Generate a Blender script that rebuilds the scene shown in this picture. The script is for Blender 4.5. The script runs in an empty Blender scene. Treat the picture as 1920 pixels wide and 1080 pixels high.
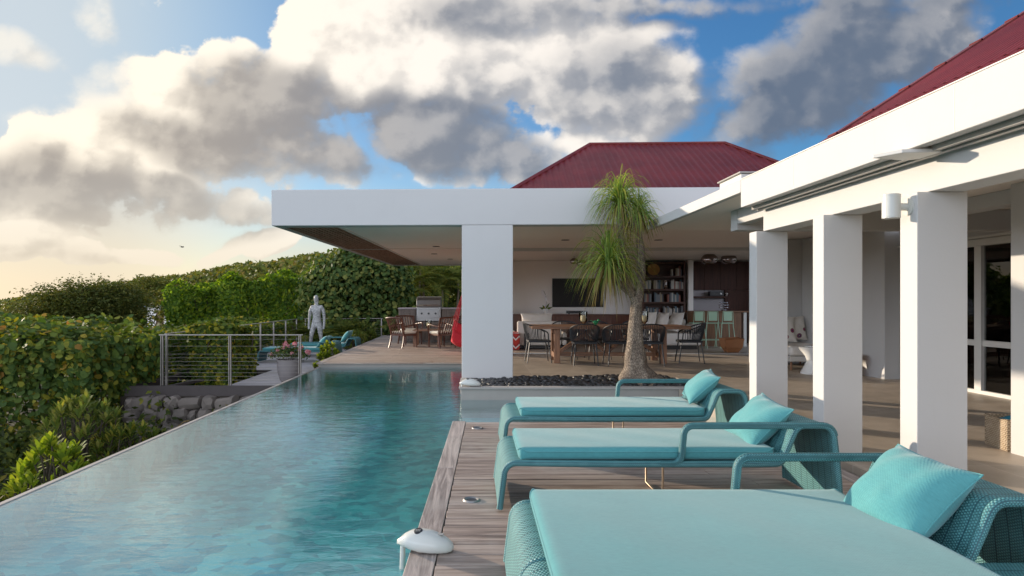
import bpy, bmesh, math, random
import numpy as np
from mathutils import Vector, Matrix, Euler
R = math.radians
PI = math.pi
scene = bpy.context.scene
COL = scene.collection

# ------------------------------------------------------------ camera
cam_d = bpy.data.cameras.new('camera')
cam = bpy.data.objects.new('camera', cam_d)
COL.objects.link(cam)
cam.location = (0, 0, 1.35)
cam.rotation_euler = (R(90), 0, 0)
cam_d.sensor_width = 36
cam_d.lens = 22.5
cam_d.shift_x = 0.0365
cam_d.shift_y = 0.012
cam_d.clip_start = 0.05
cam_d.clip_end = 60000
scene.camera = cam

# ------------------------------------------------------------ sun and sky
SUN_AZ = 36.0          # degrees the light turns from +X towards -Y
SUN_EL = 10.8
ca, sa = math.cos(R(SUN_AZ)), math.sin(R(SUN_AZ))
ce, se = math.cos(R(SUN_EL)), math.sin(R(SUN_EL))
light_dir = Vector((ca * ce, -sa * ce, -se))
sun_d = bpy.data.lights.new('sun', 'SUN')
sun_d.energy = 2.75
sun_d.angle = R(0.6)
sun_d.color = (1.0, 0.84, 0.65)
sun = bpy.data.objects.new('sun', sun_d)
COL.objects.link(sun)
sun.rotation_euler = light_dir.to_track_quat('-Z', 'Y').to_euler()
sun.location = (-20, 15, 20)

scene.view_settings.view_transform = 'Standard'
scene.view_settings.look = 'None'
scene.view_settings.exposure = 1.1
scene.view_settings.gamma = 1.0
scene.cycles.max_bounces = 8
scene.cycles.diffuse_bounces = 6
scene.cycles.glossy_bounces = 4
scene.cycles.transmission_bounces = 6
scene.cycles.transparent_max_bounces = 12
scene.cycles.caustics_reflective = False
scene.cycles.caustics_refractive = False
scene.cycles.sample_clamp_indirect = 6.0
scene.cycles.use_denoising = True


class NT:
    """small wrapper that writes node expressions"""
    def __init__(self, nt):
        self.nt = nt

    def new(self, t, **kw):
        n = self.nt.nodes.new(t)
        for k, v in kw.items():
            setattr(n, k, v)
        return n

    def put(self, sock, v):
        if isinstance(v, bpy.types.NodeSocket):
            self.nt.links.new(v, sock)
        elif v is not None:
            try:
                sock.default_value = v
            except Exception:
                sock.default_value = tuple(v) + (1,)

    def m(self, op, a, b=None, c=None, clamp=False):
        n = self.new('ShaderNodeMath', operation=op, use_clamp=clamp)
        for i, v in enumerate((a, b, c)):
            if v is not None:
                self.put(n.inputs[i], v)
        return n.outputs[0]

    def ss(self, v, a, b, lo=0.0, hi=1.0, kind='SMOOTHSTEP'):
        n = self.new('ShaderNodeMapRange', interpolation_type=kind)
        self.put(n.inputs[0], v)
        n.inputs[1].default_value = a
        n.inputs[2].default_value = b
        n.inputs[3].default_value = lo
        n.inputs[4].default_value = hi
        return n.outputs[0]

    def mix(self, f, a, b, blend='MIX'):
        n = self.new('ShaderNodeMix', data_type='RGBA', blend_type=blend)
        self.put(n.inputs[0], f)
        self.put(n.inputs[6], a if isinstance(a, bpy.types.NodeSocket) else tuple(a)[:3] + (1,))
        self.put(n.inputs[7], b if isinstance(b, bpy.types.NodeSocket) else tuple(b)[:3] + (1,))
        return n.outputs[2]

    def noise(self, vec, scale, detail=4, rough=0.55, dist=0.0, out='Fac', dim='3D'):
        n = self.new('ShaderNodeTexNoise', noise_dimensions=dim)
        self.put(n.inputs['Vector'], vec)
        n.inputs['Scale'].default_value = scale
        n.inputs['Detail'].default_value = detail
        n.inputs['Roughness'].default_value = rough
        n.inputs['Distortion'].default_value = dist
        return n.outputs[out]

    def xyz(self, x, y, z=0.0):
        n = self.new('ShaderNodeCombineXYZ')
        self.put(n.inputs[0], x)
        self.put(n.inputs[1], y)
        self.put(n.inputs[2], z)
        return n.outputs[0]

    def sep(self, v):
        n = self.new('ShaderNodeSeparateXYZ')
        self.put(n.inputs[0], v)
        return n.outputs

    def scale(self, v, s):
        n = self.new('ShaderNodeVectorMath', operation='MULTIPLY')
        self.put(n.inputs[0], v)
        n.inputs[1].default_value = s
        return n.outputs[0]

    def ramp(self, f, stops, interp='LINEAR'):
        n = self.new('ShaderNodeValToRGB')
        cr = n.color_ramp
        cr.interpolation = interp
        while len(cr.elements) < len(stops):
            cr.elements.new(0.5)
        for e, (p, c) in zip(cr.elements, stops):
            e.position = p
            e.color = tuple(c)[:3] + (1,)
        self.put(n.inputs[0], f)
        return n.outputs[0]

    def bump(self, h, strength=0.3, dist=0.01, normal=None):
        n = self.new('ShaderNodeBump')
        n.inputs['Strength'].default_value = strength
        n.inputs['Distance'].default_value = dist
        self.put(n.inputs['Height'], h)
        if normal is not None:
            self.put(n.inputs['Normal'], normal)
        return n.outputs[0]


def uvdir(px, py):
    return (px - 890) / 1200.0, (563 - py) / 1200.0


# cloud banks: direction (from a pixel), half sizes, tilt in degrees, weight
BANKS = [
    (40, 325, 140, 70, 5, 1.0), (130, 300, 100, 60, 0, 1.0), (250, 300, 150, 110, 20, 1.0), (320, 190, 95, 85, 0, 1.0), (430, 200, 150, 105, 20, 1.0),
    (510, 225, 140, 92, -15, 1.0), (590, 288, 95, 55, -20, 1.0), (640, 95, 150, 110, 30, 1.0), (800, 90, 230, 140, 10, 1.0), (960, 50, 230, 110, 0, 1.0),
    (720, 160, 130, 50, -15, 1.0), (840, 255, 150, 75, -5, 1.0), (935, 225, 60, 60, 0, 0.9), (1090, 140, 150, 80, 10, 1.0), (1200, 165, 105, 75, 10, 1.0), (1060, 240, 120, 50, 0, 0.85),
    (90, 372, 210, 40, -4, 1.0), (310, 342, 180, 36, -12, 0.9), (560, 305, 160, 32, -8, 0.85), (870, 305, 110, 24, 0, 0.75),
    (1100, 10, 200, 35, 0, 0.92), (1520, 130, 200, 95, 28, 1.0), (1640, 95, 200, 80, 25, 0.95), (1430, 195, 110, 55, 35, 0.95),
    (1720, 0, 300, 22, 0, 0.85), (1225, 68, 75, 24, 8, 0.85), (45, 92, 90, 34, -22, 0.75), (165, 25, 60, 34, -50, 0.74),
    (110, 462, 190, 24, 0, 1.0), (60, 430, 170, 20, 0, 0.9), (405, 455, 66, 24, 15, 0.95), (500, 450, 60, 28, 10, 1.0), (230, 455, 60, 14, 0, 0.8),
    (-300, 420, 330, 60, 0, 0.9), (-500, 200, 300, 160, 20, 0.9), (2300, 200, 420, 160, 20, 0.9),
    (500, -330, 420, 200, 20, 0.9), (1300, -420, 500, 160, 0, 0.9), (250, -200, 200, 90, 20, 0.7),
]
# shaded undersides and cores, away from the sun
CORES = [
    (545, 235, 140, 80, -20, 1.25), (600, 285, 120, 46, -15, 1.1), (470, 285, 220, 42, -8, 0.9), (830, 262, 150, 60, -5, 1.25), (900, 175, 120, 60, 20, 0.55), (190, 370, 240, 42, -8, 1.0), (40, 335, 110, 45, 0, 0.6),
    (360, 360, 130, 30, -12, 0.8), (930, 20, 150, 45, 0, 0.7), (1120, 150, 160, 70, 0, 0.6), (1540, 140, 240, 110, 28, 0.8),
    (110, 470, 130, 12, 0, 0.5), (1130, 20, 260, 45, 0, 0.6), (1700, 5, 420, 45, 0, 0.7), (700, 240, 60, 30, 0, 0.4),
]


def ellipses(N, U, V, lst, smooth):
    M = None
    for (px, py, rx, ry, ang, w) in lst:
        cu, cv = uvdir(px, py)
        a, b = rx / 1200.0 * 1.32, ry / 1200.0 * 1.32
        c, s = math.cos(R(ang)), math.sin(R(ang))
        du = N.m('SUBTRACT', U, cu)
        dv = N.m('SUBTRACT', V, cv)
        e1 = N.m('ADD', N.m('MULTIPLY', du, c / a), N.m('MULTIPLY', dv, s / a))
        e2 = N.m('ADD', N.m('MULTIPLY', du, -s / b), N.m('MULTIPLY', dv, c / b))
        r2 = N.m('ADD', N.m('MULTIPLY', e1, e1), N.m('MULTIPLY', e2, e2))
        f = N.m('SUBTRACT', N.m('MULTIPLY', N.m('SUBTRACT', 1.0, r2), w), 1.0 - w)
        M = f if M is None else N.m('SMOOTH_MAX', M, f, smooth)
    return M


SEED_U, SEED_V = 3.37, 6.71


def cloud_group():
    g = bpy.data.node_groups.new('cloud_density', 'ShaderNodeTree')
    g.interface.new_socket('U', in_out='INPUT', socket_type='NodeSocketFloat')
    g.interface.new_socket('V', in_out='INPUT', socket_type='NodeSocketFloat')
    g.interface.new_socket('D', in_out='OUTPUT', socket_type='NodeSocketFloat')
    g.interface.new_socket('S', in_out='OUTPUT', socket_type='NodeSocketFloat')
    g.interface.new_socket('L', in_out='OUTPUT', socket_type='NodeSocketFloat')
    N = NT(g)
    gi = N.new('NodeGroupInput')
    go = N.new('NodeGroupOutput')
    U, V = gi.outputs[0], gi.outputs[1]
    p = N.xyz(N.m('ADD', U, SEED_U), N.m('MULTIPLY_ADD', V, 1.25, SEED_V))
    ws = N.sep(N.noise(p, 4.0, 2, 0.55, out='Color', dim='2D'))
    Uw = N.m('ADD', U, N.m('MULTIPLY', N.m('SUBTRACT', ws[0], 0.5), 0.13))
    Vw = N.m('ADD', V, N.m('MULTIPLY', N.m('SUBTRACT', ws[1], 0.5), 0.09))
    M = N.m('MAXIMUM', ellipses(N, Uw, Vw, BANKS, 0.16), -2.0)
    n1 = N.noise(p, 6.5, 6, 0.62, 0.0, dim='2D')
    n2 = N.noise(p, 24.0, 3, 0.66, 0.0, dim='2D')
    # cauliflower: fractal rounded cells
    vo = N.new('ShaderNodeTexVoronoi', feature='SMOOTH_F1', normalize=True, voronoi_dimensions='2D')
    pw = N.xyz(N.m('ADD', N.m('ADD', U, SEED_U), N.m('MULTIPLY', n1, 0.07)), N.m('ADD', N.m('MULTIPLY', V, 1.15), N.m('MULTIPLY', n2, 0.03)))
    N.put(vo.inputs['Vector'], pw)
    vo.inputs['Scale'].default_value = 9.5
    vo.inputs['Detail'].default_value = 2.0
    vo.inputs['Roughness'].default_value = 0.52
    vo.inputs['Lacunarity'].default_value = 2.1
    vo.inputs['Smoothness'].default_value = 0.35
    bil = N.m('SUBTRACT', 0.30, vo.outputs['Distance'])
    D = N.m('ADD', N.m('MULTIPLY_ADD', M, 1.2, -0.19), N.m('MULTIPLY', N.m('SUBTRACT', n1, 0.5), 1.45))
    D = N.m('ADD', D, N.m('MULTIPLY', N.m('SUBTRACT', n2, 0.5), 0.35))
    D = N.m('ADD', D, N.m('MULTIPLY', bil, 2.0))
    C = N.m('ADD', ellipses(N, Uw, Vw, CORES, 0.3), N.m('MULTIPLY', N.m('SUBTRACT', n1, 0.5), 0.65))
    g.links.new(D, go.inputs[0])
    g.links.new(C, go.inputs[1])
    L = N.m('ADD', N.m('MULTIPLY', M, 0.8), N.m('MULTIPLY', N.m('SUBTRACT', n1, 0.5), 0.9))
    L = N.m('ADD', L, N.m('MULTIPLY', bil, 2.1))
    g.links.new(L, go.inputs[2])
    return g


world = bpy.data.worlds.new('World')
scene.world = world
world.use_nodes = True
world.node_tree.nodes.clear()
W = NT(world.node_tree)
sky = W.new('ShaderNodeTexSky', sky_type='NISHITA')
sky.sun_disc = False
sky.sun_elevation = R(SUN_EL)
sky.sun_rotation = math.atan2(-ca, sa)
sky.altitude = 50
sky.air_density = 1.0
sky.dust_density = 0.7
sky.ozone_density = 2.5
tc = W.new('ShaderNodeTexCoord')
d3 = W.sep(tc.outputs['Generated'])
yy = W.m('MAXIMUM', d3[1], 0.06)
U0 = W.m('DIVIDE', d3[0], yy)
V0 = W.m('DIVIDE', d3[2], yy)
CG = cloud_group()


def cloud_at(u, v):
    n = W.new('ShaderNodeGroup')
    n.node_tree = CG
    W.put(n.inputs[0], u)
    W.put(n.inputs[1], v)
    return n.outputs


KC = 10.0     # cloud radiance is written for a Background strength of 0.1


def K(c, s=1.0):
    return tuple(x * KC * s * 0.72 for x in c)


c0 = cloud_at(U0, V0)
c1 = cloud_at(W.m('ADD', U0, -0.026), W.m('ADD', V0, 0.024))
dens = W.ss(c0[0], 0.0, 0.26)
soft = W.ss(c0[0], -0.40, 0.62)
core0 = W.ss(c0[1], -0.7, 0.5)
rt = W.m('MAXIMUM', W.ss(U0, 0.10, 0.36), W.m('MULTIPLY', core0, 0.6))
rt = W.m('MAXIMUM', rt, W.m('MULTIPLY', W.ss(U0, -0.50, -0.58), W.ss(V0, 0.26, 0.32)))
dens = W.m('ADD', W.m('MULTIPLY', dens, W.m('SUBTRACT', 1.0, rt)), W.m('MULTIPLY', soft, rt))
thick = W.ss(c0[0], 0.1, 1.2)
slope = W.m('SUBTRACT', c0[2], c1[2])
lit = W.ss(slope, -0.42, 0.46)
core = W.ss(c0[1], -0.9, 0.8)
lit = W.m('SUBTRACT', lit, W.m('MULTIPLY', W.m('SUBTRACT', lit, 0.5), W.m('MULTIPLY', core, 0.55)))
lit = W.m('MULTIPLY_ADD', core, -0.95, W.m('MULTIPLY_ADD', lit, 0.72, 0.38))
far_dark = W.ss(U0, 0.10, 0.42, 0.0, 0.34)
lit = W.m('SUBTRACT', lit, far_dark)
lit = W.ss(lit, -0.62, 0.92)
cream = W.mix(W.ss(U0, -0.65, 0.1), K((0.76, 0.68, 0.56)), K((0.70, 0.65, 0.59)))
grey = W.mix(W.ss(U0, -0.50, 0.10), K((0.225, 0.20, 0.18)), K((0.090, 0.115, 0.160)))
ccol = W.mix(lit, grey, cream)
dens = W.m('MULTIPLY', dens, W.ss(V0, 0.015, 0.07))
dens = W.m('MULTIPLY', dens, W.ss(d3[1], 0.10, 0.25))
wisp = W.m('MULTIPLY', W.ss(U0, -0.52, -0.60), W.ss(V0, 0.28, 0.34))
front = W.m('MULTIPLY', dens, W.m('MULTIPLY_ADD', wisp, -0.42, 0.96))
tint = W.mix(W.ss(U0, -0.75, 0.45), (0.70, 0.72, 0.75), (0.375, 0.645, 0.86))
skyc = W.mix(1.0, sky.outputs[0], tint, 'MULTIPLY')
# bright humid air low down and towards the sun
veil = W.m('MAXIMUM', W.m('MULTIPLY', W.ss(U0, -0.10, -0.60), 0.93), W.m('MULTIPLY', W.ss(V0, 0.26, 0.0), W.ss(U0, 0.9, -0.15, 0.0, 0.80)))
veil = W.m('MULTIPLY', veil, W.m('MULTIPLY', W.ss(d3[1], 0.05, 0.25), W.ss(d3[2], -0.03, 0.0)))
vcol = W.mix(W.ss(V0, 0.03, 0.30), K((0.55, 0.475, 0.365)), W.mix(W.ss(U0, -0.7, -0.2), K((0.40, 0.45, 0.485)), K((0.24, 0.37, 0.48))))
skyc = W.mix(veil, skyc, vcol)
ccol = W.mix(W.m('MULTIPLY', W.ss(V0, 0.24, 0.04), W.ss(U0, 0.0, -0.5, 0.25, 0.62)), ccol, vcol)
final = W.mix(front, skyc, ccol)
# behind the viewer and overhead: unseen cloud added to light the facade and rooms
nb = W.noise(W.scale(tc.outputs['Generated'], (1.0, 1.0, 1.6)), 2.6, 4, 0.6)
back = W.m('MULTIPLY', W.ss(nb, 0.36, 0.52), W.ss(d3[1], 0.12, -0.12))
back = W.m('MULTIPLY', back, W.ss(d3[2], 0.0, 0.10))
back_fill = W.mix(W.ss(nb, 0.45, 0.75), K((0.96, 1.06, 1.27)), K((1.30, 1.37, 1.48)))
low = W.ss(d3[2], 0.45, 0.06, 0.58, 3.1)  # boosted near the horizon, beyond real sunlit cloud, to fill the covered rooms
back_fill = W.mix(1.0, back_fill, W.xyz(low, low, low), 'MULTIPLY')
final = W.mix(back, final, back_fill)
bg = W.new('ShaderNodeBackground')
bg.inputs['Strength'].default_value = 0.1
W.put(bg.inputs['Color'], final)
wo = W.new('ShaderNodeOutputWorld')
world.node_tree.links.new(bg.outputs[0], wo.inputs[0])
world.cycles.sampling_method = 'MANUAL'
world.cycles.sample_map_resolution = 512

# ------------------------------------------------------------ materials
MATS = {}


def principled(name):
    m = bpy.data.materials.new(name)
    m.use_nodes = True
    nt = m.node_tree
    nt.nodes.clear()
    N = NT(nt)
    out = N.new('ShaderNodeOutputMaterial')
    b = N.new('ShaderNodeBsdfPrincipled')
    nt.links.new(b.outputs[0], out.inputs[0])
    MATS[name] = m
    return m, N, b, out


def simple(name, col, rough=0.6, metal=0.0, var=0.12, scale=6.0, bump=0.0, bscale=60.0, spec=0.5, island=0.0, stain=0.0):
    m, N, b, out = principled(name)
    tc = N.new('ShaderNodeTexCoord')
    v = tc.outputs['Object']
    n = N.noise(v, scale, 5, 0.6)
    f = N.m('MULTIPLY_ADD', N.m('SUBTRACT', n, 0.5), 2 * var, 1.0)
    if island:
        gi = N.new('ShaderNodeNewGeometry')
        f = N.m('MULTIPLY', f, N.m('MULTIPLY_ADD', N.m('SUBTRACT', gi.outputs['Random Per Island'], 0.5), 2 * island, 1.0))
    c = N.mix(1.0, col, N.xyz(f, f, f), 'MULTIPLY')
    if stain:
        st = N.ss(N.noise(v, scale * 0.35, 7, 0.7, 0.5), 0.55, 0.8)
        c = N.mix(N.m('MULTIPLY', st, stain), c, tuple(x * 0.6 for x in col))
    N.put(b.inputs['Base Color'], c)
    b.inputs['Roughness'].default_value = rough
    b.inputs['Metallic'].default_value = metal
    b.inputs['Specular IOR Level'].default_value = spec
    if bump:
        N.put(b.inputs['Normal'], N.bump(N.noise(v, bscale, 4, 0.6), bump, 0.01))
    return m


def leafmat(name, stops, trans=0.4, rough=0.4, tint=(1.0, 1.15, 0.45), spec=0.16):
    m, N, b, out = principled(name)
    gi = N.new('ShaderNodeNewGeometry')
    c = N.ramp(gi.outputs['Random Per Island'], stops)
    N.put(b.inputs['Base Color'], c)
    b.inputs['Roughness'].default_value = max(rough, 0.62)
    b.inputs['Specular IOR Level'].default_value = spec
    t = N.new('ShaderNodeBsdfTranslucent')
    N.put(t.inputs[0], N.mix(1.0, c, tint, 'MULTIPLY'))
    mx = N.new('ShaderNodeMixShader')
    mx.inputs[0].default_value = trans
    m.node_tree.links.new(b.outputs[0], mx.inputs[1])
    m.node_tree.links.new(t.outputs[0], mx.inputs[2])
    m.node_tree.links.new(mx.outputs[0], out.inputs[0])
    return m


def plankmat(name, c1, c2, c3, axis=0, grey=0.5):
    """weathered boards: one tone per board, long grain, paler worn streaks"""
    m, N, b, out = principled(name)
    tc = N.new('ShaderNodeTexCoord')
    gi = N.new('ShaderNodeNewGeometry')
    rnd = gi.outputs['Random Per Island']
    s = [1.0, 1.0, 1.0]
    s[axis] = 0.06
    v0 = N.scale(tc.outputs['Object'], tuple(s))
    off = N.xyz(N.m('MULTIPLY', rnd, 17.0), N.m('MULTIPLY', rnd, 31.0), 0.0)
    va = N.new('ShaderNodeVectorMath', operation='ADD')
    N.put(va.inputs[0], v0)
    N.put(va.inputs[1], off)
    v = va.outputs[0]
    g1 = N.noise(v, 26, 6, 0.65, 0.6)
    g2 = N.noise(v, 110, 4, 0.6)
    w = N.noise(tc.outputs['Object'], 1.1, 5, 0.65)
    base = N.ramp(rnd, [(0.0, c1), (0.45, c2), (0.8, c3), (1.0, tuple(x * 0.75 for x in c1))])
    c = N.mix(N.ss(g1, 0.42, 0.72), base, tuple(x * 1.45 for x in c2))
    c = N.mix(N.m('MULTIPLY', N.ss(g1, 0.52, 0.30), 0.6), c, tuple(x * 0.42 for x in c1))
    c = N.mix(N.m('MULTIPLY', N.ss(w, 0.48, 0.68), grey), c, (0.47, 0.42, 0.38))
    N.put(b.inputs['Base Color'], c)
    N.put(b.inputs['Roughness'], N.ss(g2, 0.3, 0.7, 0.46, 0.64))
    b.inputs['Specular IOR Level'].default_value = 0.6
    h = N.m('ADD', N.m('MULTIPLY', g1, 0.7), N.m('MULTIPLY', g2, 0.35))
    N.put(b.inputs['Normal'], N.bump(h, 0.45, 0.006))
    return m


def woodmat(name, col, axis=0, rough=0.45):
    m, N, b, out = principled(name)
    tc = N.new('ShaderNodeTexCoord')
    s = [1.0, 1.0, 1.0]
    s[axis] = 0.08
    g1 = N.noise(N.scale(tc.outputs['Object'], tuple(s)), 30, 6, 0.6, 0.8)
    c = N.mix(N.ss(g1, 0.3, 0.7), tuple(x * 0.62 for x in col), tuple(x * 1.2 for x in col))
    N.put(b.inputs['Base Color'], c)
    b.inputs['Roughness'].default_value = rough
    N.put(b.inputs['Normal'], N.bump(g1, 0.15, 0.004))
    return m


def wall_white(name, col):
    m, N, b, out = principled(name)
    tc = N.new('ShaderNodeTexCoord')
    v = tc.outputs['Object']
    n = N.noise(v, 1.3, 6, 0.65)
    n2 = N.noise(N.scale(v, (5, 5, 0.5)), 2.2, 6, 0.7)
    c = N.mix(N.m('MULTIPLY', N.ss(n, 0.45, 0.8), 0.17), col, tuple(x * 0.80 for x in col))
    c = N.mix(N.m('MULTIPLY', N.ss(n2, 0.58, 0.82), 0.20), c, (0.45, 0.42, 0.38))
    N.put(b.inputs['Base Color'], c)
    b.inputs['Roughness'].default_value = 0.72
    b.inputs['Specular IOR Level'].default_value = 0.3
    N.put(b.inputs['Normal'], N.bump(N.noise(v, 55, 4, 0.6), 0.10, 0.006))
    return m


wall_white('white_render', (0.545, 0.535, 0.52))
simple('soffit_paint', (0.86, 0.79, 0.72), 0.7, var=0.04, scale=1.2)
simple('warm_wall', (0.86, 0.81, 0.76), 0.75, var=0.04, scale=1.5)
simple('white_paint', (0.58, 0.565, 0.535), 0.4, var=0.03)
simple('white_metal', (0.62, 0.61, 0.58), 0.35, var=0.04)
simple('grey_track', (0.36, 0.34, 0.31), 0.4, var=0.06)
simple('white_plastic', (0.60, 0.60, 0.555), 0.28, var=0.03)
simple('black_plastic', (0.02, 0.02, 0.022), 0.3, var=0.1)
simple('steel', (0.33, 0.32, 0.31), 0.48, 1.0, var=0.08, scale=14)
simple('rail_steel', (0.34, 0.31, 0.28), 0.5, 0.6, var=0.1, scale=10)
simple('brass_rod', (0.50, 0.40, 0.30), 0.3, 1.0, var=0.05)
simple('dark_metal', (0.028, 0.03, 0.034), 0.42, 0.2, var=0.2)
simple('dark_rope', (0.022, 0.025, 0.03), 0.7, var=0.25, scale=40)
simple('chrome', (0.75, 0.72, 0.70), 0.06, 1.0, var=0.02)
simple('dark_chrome', (0.30, 0.24, 0.22), 0.08, 1.0, var=0.05)
woodmat('teak', (0.26, 0.125, 0.062), 0)
woodmat('teak_upright', (0.25, 0.118, 0.058), 2)
woodmat('mahogany', (0.115, 0.040, 0.022), 2, 0.35)
woodmat('mahogany_long', (0.12, 0.042, 0.023), 0, 0.35)
woodmat('dark_panel', (0.060, 0.022, 0.014), 2, 0.75)
woodmat('book_wood', (0.085, 0.034, 0.02), 0, 0.45)
woodmat('kitchen_grey_wood', (0.15, 0.12, 0.10), 2, 0.6)
woodmat('bar_front', (0.21, 0.105, 0.05), 2, 0.45)
woodmat('slat_brown', (0.34, 0.22, 0.155), 1, 0.7)
simple('terracotta', (0.40, 0.17, 0.07), 0.7, var=0.1, scale=9, bump=0.15)
simple('cream_cloth', (0.66, 0.60, 0.53), 0.9, var=0.06, scale=9, bump=0.12, bscale=180)
simple('white_cloth', (0.72, 0.68, 0.63), 0.9, var=0.05, scale=9, bump=0.1, bscale=160)
simple('ivory_cushion', (0.72, 0.66, 0.55), 0.9, var=0.05, scale=9, bump=0.1, bscale=160)
simple('red_cloth', (0.52, 0.018, 0.030), 0.85, var=0.12, scale=9, bump=0.2, bscale=70)
simple('red_rope', (0.45, 0.02, 0.035), 0.85, var=0.2, scale=30)
simple('screen_black', (0.012, 0.009, 0.007), 0.35, var=0.2, spec=0.25)
simple('charcoal', (0.03, 0.03, 0.03), 0.5, var=0.2)
simple('pale_green_metal', (0.42, 0.62, 0.45), 0.45, var=0.05)
simple('candle_wax', (0.78, 0.62, 0.36), 0.5, var=0.05)
simple('pot_clay', (0.23, 0.205, 0.20), 0.65, var=0.14, scale=7, bump=0.12, bscale=50)
simple('soil', (0.035, 0.026, 0.018), 0.95, var=0.4, scale=30, bump=0.5)
simple('trunk_bark', (0.16, 0.125, 0.09), 0.9, var=0.35, scale=14, bump=0.6, bscale=30)
simple('shrub_wood', (0.06, 0.045, 0.03), 0.9, var=0.3, scale=12)
simple('pebble', (0.028, 0.027, 0.028), 0.42, var=0.35, scale=14, island=0.7)
simple('stone_light', (0.165, 0.138, 0.118), 0.9, var=0.3, scale=7, bump=0.6, bscale=14, island=0.25)
simple('pool_coping', (0.36, 0.33, 0.30), 0.75, var=0.12, scale=4, stain=0.5)
simple('dark_fascia_wood', (0.060, 0.048, 0.045), 0.7, var=0.2, scale=6)
simple('roof_blue_grey', (0.26, 0.33, 0.43), 0.55, var=0.08, scale=3)
simple('ceramic_white', (0.76, 0.75, 0.72), 0.2, var=0.02)
simple('blue_towel', (0.012, 0.19, 0.30), 0.95, var=0.2, scale=40, bump=0.3)
simple('picture_dark', (0.03, 0.028, 0.026), 0.5, var=0.5, scale=9)
simple('picture_mat', (0.30, 0.28, 0.25), 0.7, var=0.03)
simple('niche_grey', (0.34, 0.31, 0.32), 0.6, var=0.04)
simple('brass_tray', (0.38, 0.20, 0.06), 0.35, 0.6, var=0.1)
simple('emerald_glass', (0.02, 0.30, 0.12), 0.15, var=0.05)
simple('bird_dark', (0.05, 0.045, 0.04), 0.8)
simple('door_interior', (0.62, 0.55, 0.48), 0.8, var=0.1)
simple('orchid_petal', (0.78, 0.74, 0.74), 0.6, var=0.05)
leafmat('rose_petal', [(0.0, (0.720, 0.300, 0.330)), (0.5, (0.740, 0.420, 0.400)), (1.0, (0.620, 0.200, 0.250))], 0.35, 0.6, (1, 0.8, 0.8))
leafmat('sea_grape_leaf', [(0.0, (0.044, 0.088, 0.022)), (0.5, (0.093, 0.144, 0.033)), (0.80, (0.157, 0.200, 0.037)), (0.95, (0.296, 0.272, 0.037)),
                           (0.985, (0.34, 0.23, 0.04)), (1.0, (0.28, 0.14, 0.04))], 0.34, 0.36, (1.25, 1.2, 0.35))
leafmat('clusia_leaf', [(0.0, (0.041, 0.072, 0.015)), (0.6, (0.093, 0.136, 0.020)), (0.9, (0.241, 0.240, 0.025)), (1.0, (0.407, 0.304, 0.037))], 0.35, 0.3, (1.3, 1.2, 0.3))
leafmat('vine_leaf', [(0.0, (0.05, 0.10, 0.016)), (0.6, (0.12, 0.20, 0.022)), (1.0, (0.26, 0.31, 0.028))], 0.58, 0.45, (1.3, 1.4, 0.3))
leafmat('round_leaf', [(0.0, (0.041, 0.080, 0.025)), (0.6, (0.093, 0.144, 0.037)), (1.0, (0.241, 0.240, 0.062))], 0.35, 0.35, (1.2, 1.15, 0.4))
leafmat('acacia_leaf', [(0.0, (0.048, 0.067, 0.018)), (0.6, (0.089, 0.109, 0.025)), (1.0, (0.157, 0.144, 0.035))], 0.35, 0.5, (1.3, 1.15, 0.4))
leafmat('far_leaf', [(0.0, (0.065, 0.088, 0.020)), (0.5, (0.111, 0.136, 0.027)), (0.85, (0.185, 0.184, 0.037)), (1.0, (0.222, 0.160, 0.050))], 0.3, 0.6, (1.2, 1.1, 0.4))
leafmat('yellow_leaf', [(0.0, (0.10, 0.16, 0.02)), (0.6, (0.19, 0.26, 0.03)), (1.0, (0.33, 0.35, 0.05))], 0.5, 0.4, (1.15, 1.15, 0.3))
leafmat('lance_leaf', [(0.0, (0.093, 0.136, 0.037)), (0.6, (0.167, 0.208, 0.050)), (1.0, (0.296, 0.272, 0.075))], 0.4, 0.4, (1.2, 1.15, 0.35))
leafmat('palm_leaf', [(0.0, (0.056, 0.088, 0.020)), (0.6, (0.111, 0.152, 0.027)), (1.0, (0.259, 0.224, 0.037))], 0.4, 0.4, (1.2, 1.15, 0.35))
leafmat('ground_leaf', [(0.0, (0.030, 0.042, 0.011)), (0.6, (0.056, 0.080, 0.016)), (0.93, (0.130, 0.144, 0.022)), (1.0, (0.315, 0.240, 0.037))], 0.3, 0.5, (1.3, 1.15, 0.35))
leafmat('ponytail_leaf', [(0.0, (0.13, 0.23, 0.06)), (0.45, (0.22, 0.32, 0.075)), (0.8, (0.38, 0.42, 0.09)), (1.0, (0.50, 0.45, 0.13))], 0.5, 0.4, (1.15, 1.15, 0.4))
leafmat('ponytail_straw', [(0.0, (0.200, 0.200, 0.060)), (0.5, (0.300, 0.230, 0.090)), (1.0, (0.340, 0.220, 0.100))], 0.35, 0.6, (1.1, 1.0, 0.5))

plankmat('deck_near', (0.225, 0.165, 0.135), (0.33, 0.26, 0.22), (0.28, 0.20, 0.155), 0, 0.45)
plankmat('deck_border', (0.31, 0.25, 0.225), (0.40, 0.335, 0.30), (0.32, 0.26, 0.235), 1, 0.4)
plankmat('deck_far', (0.34, 0.26, 0.21), (0.44, 0.35, 0.29), (0.38, 0.28, 0.225), 0, 0.3)
plankmat('deck_low', (0.32, 0.29, 0.30), (0.40, 0.37, 0.385), (0.31, 0.285, 0.29), 0, 0.3)
plankmat('deck_diag', (0.14, 0.10, 0.082), (0.17, 0.13, 0.11), (0.15, 0.11, 0.09), 1, 0.15)


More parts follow.
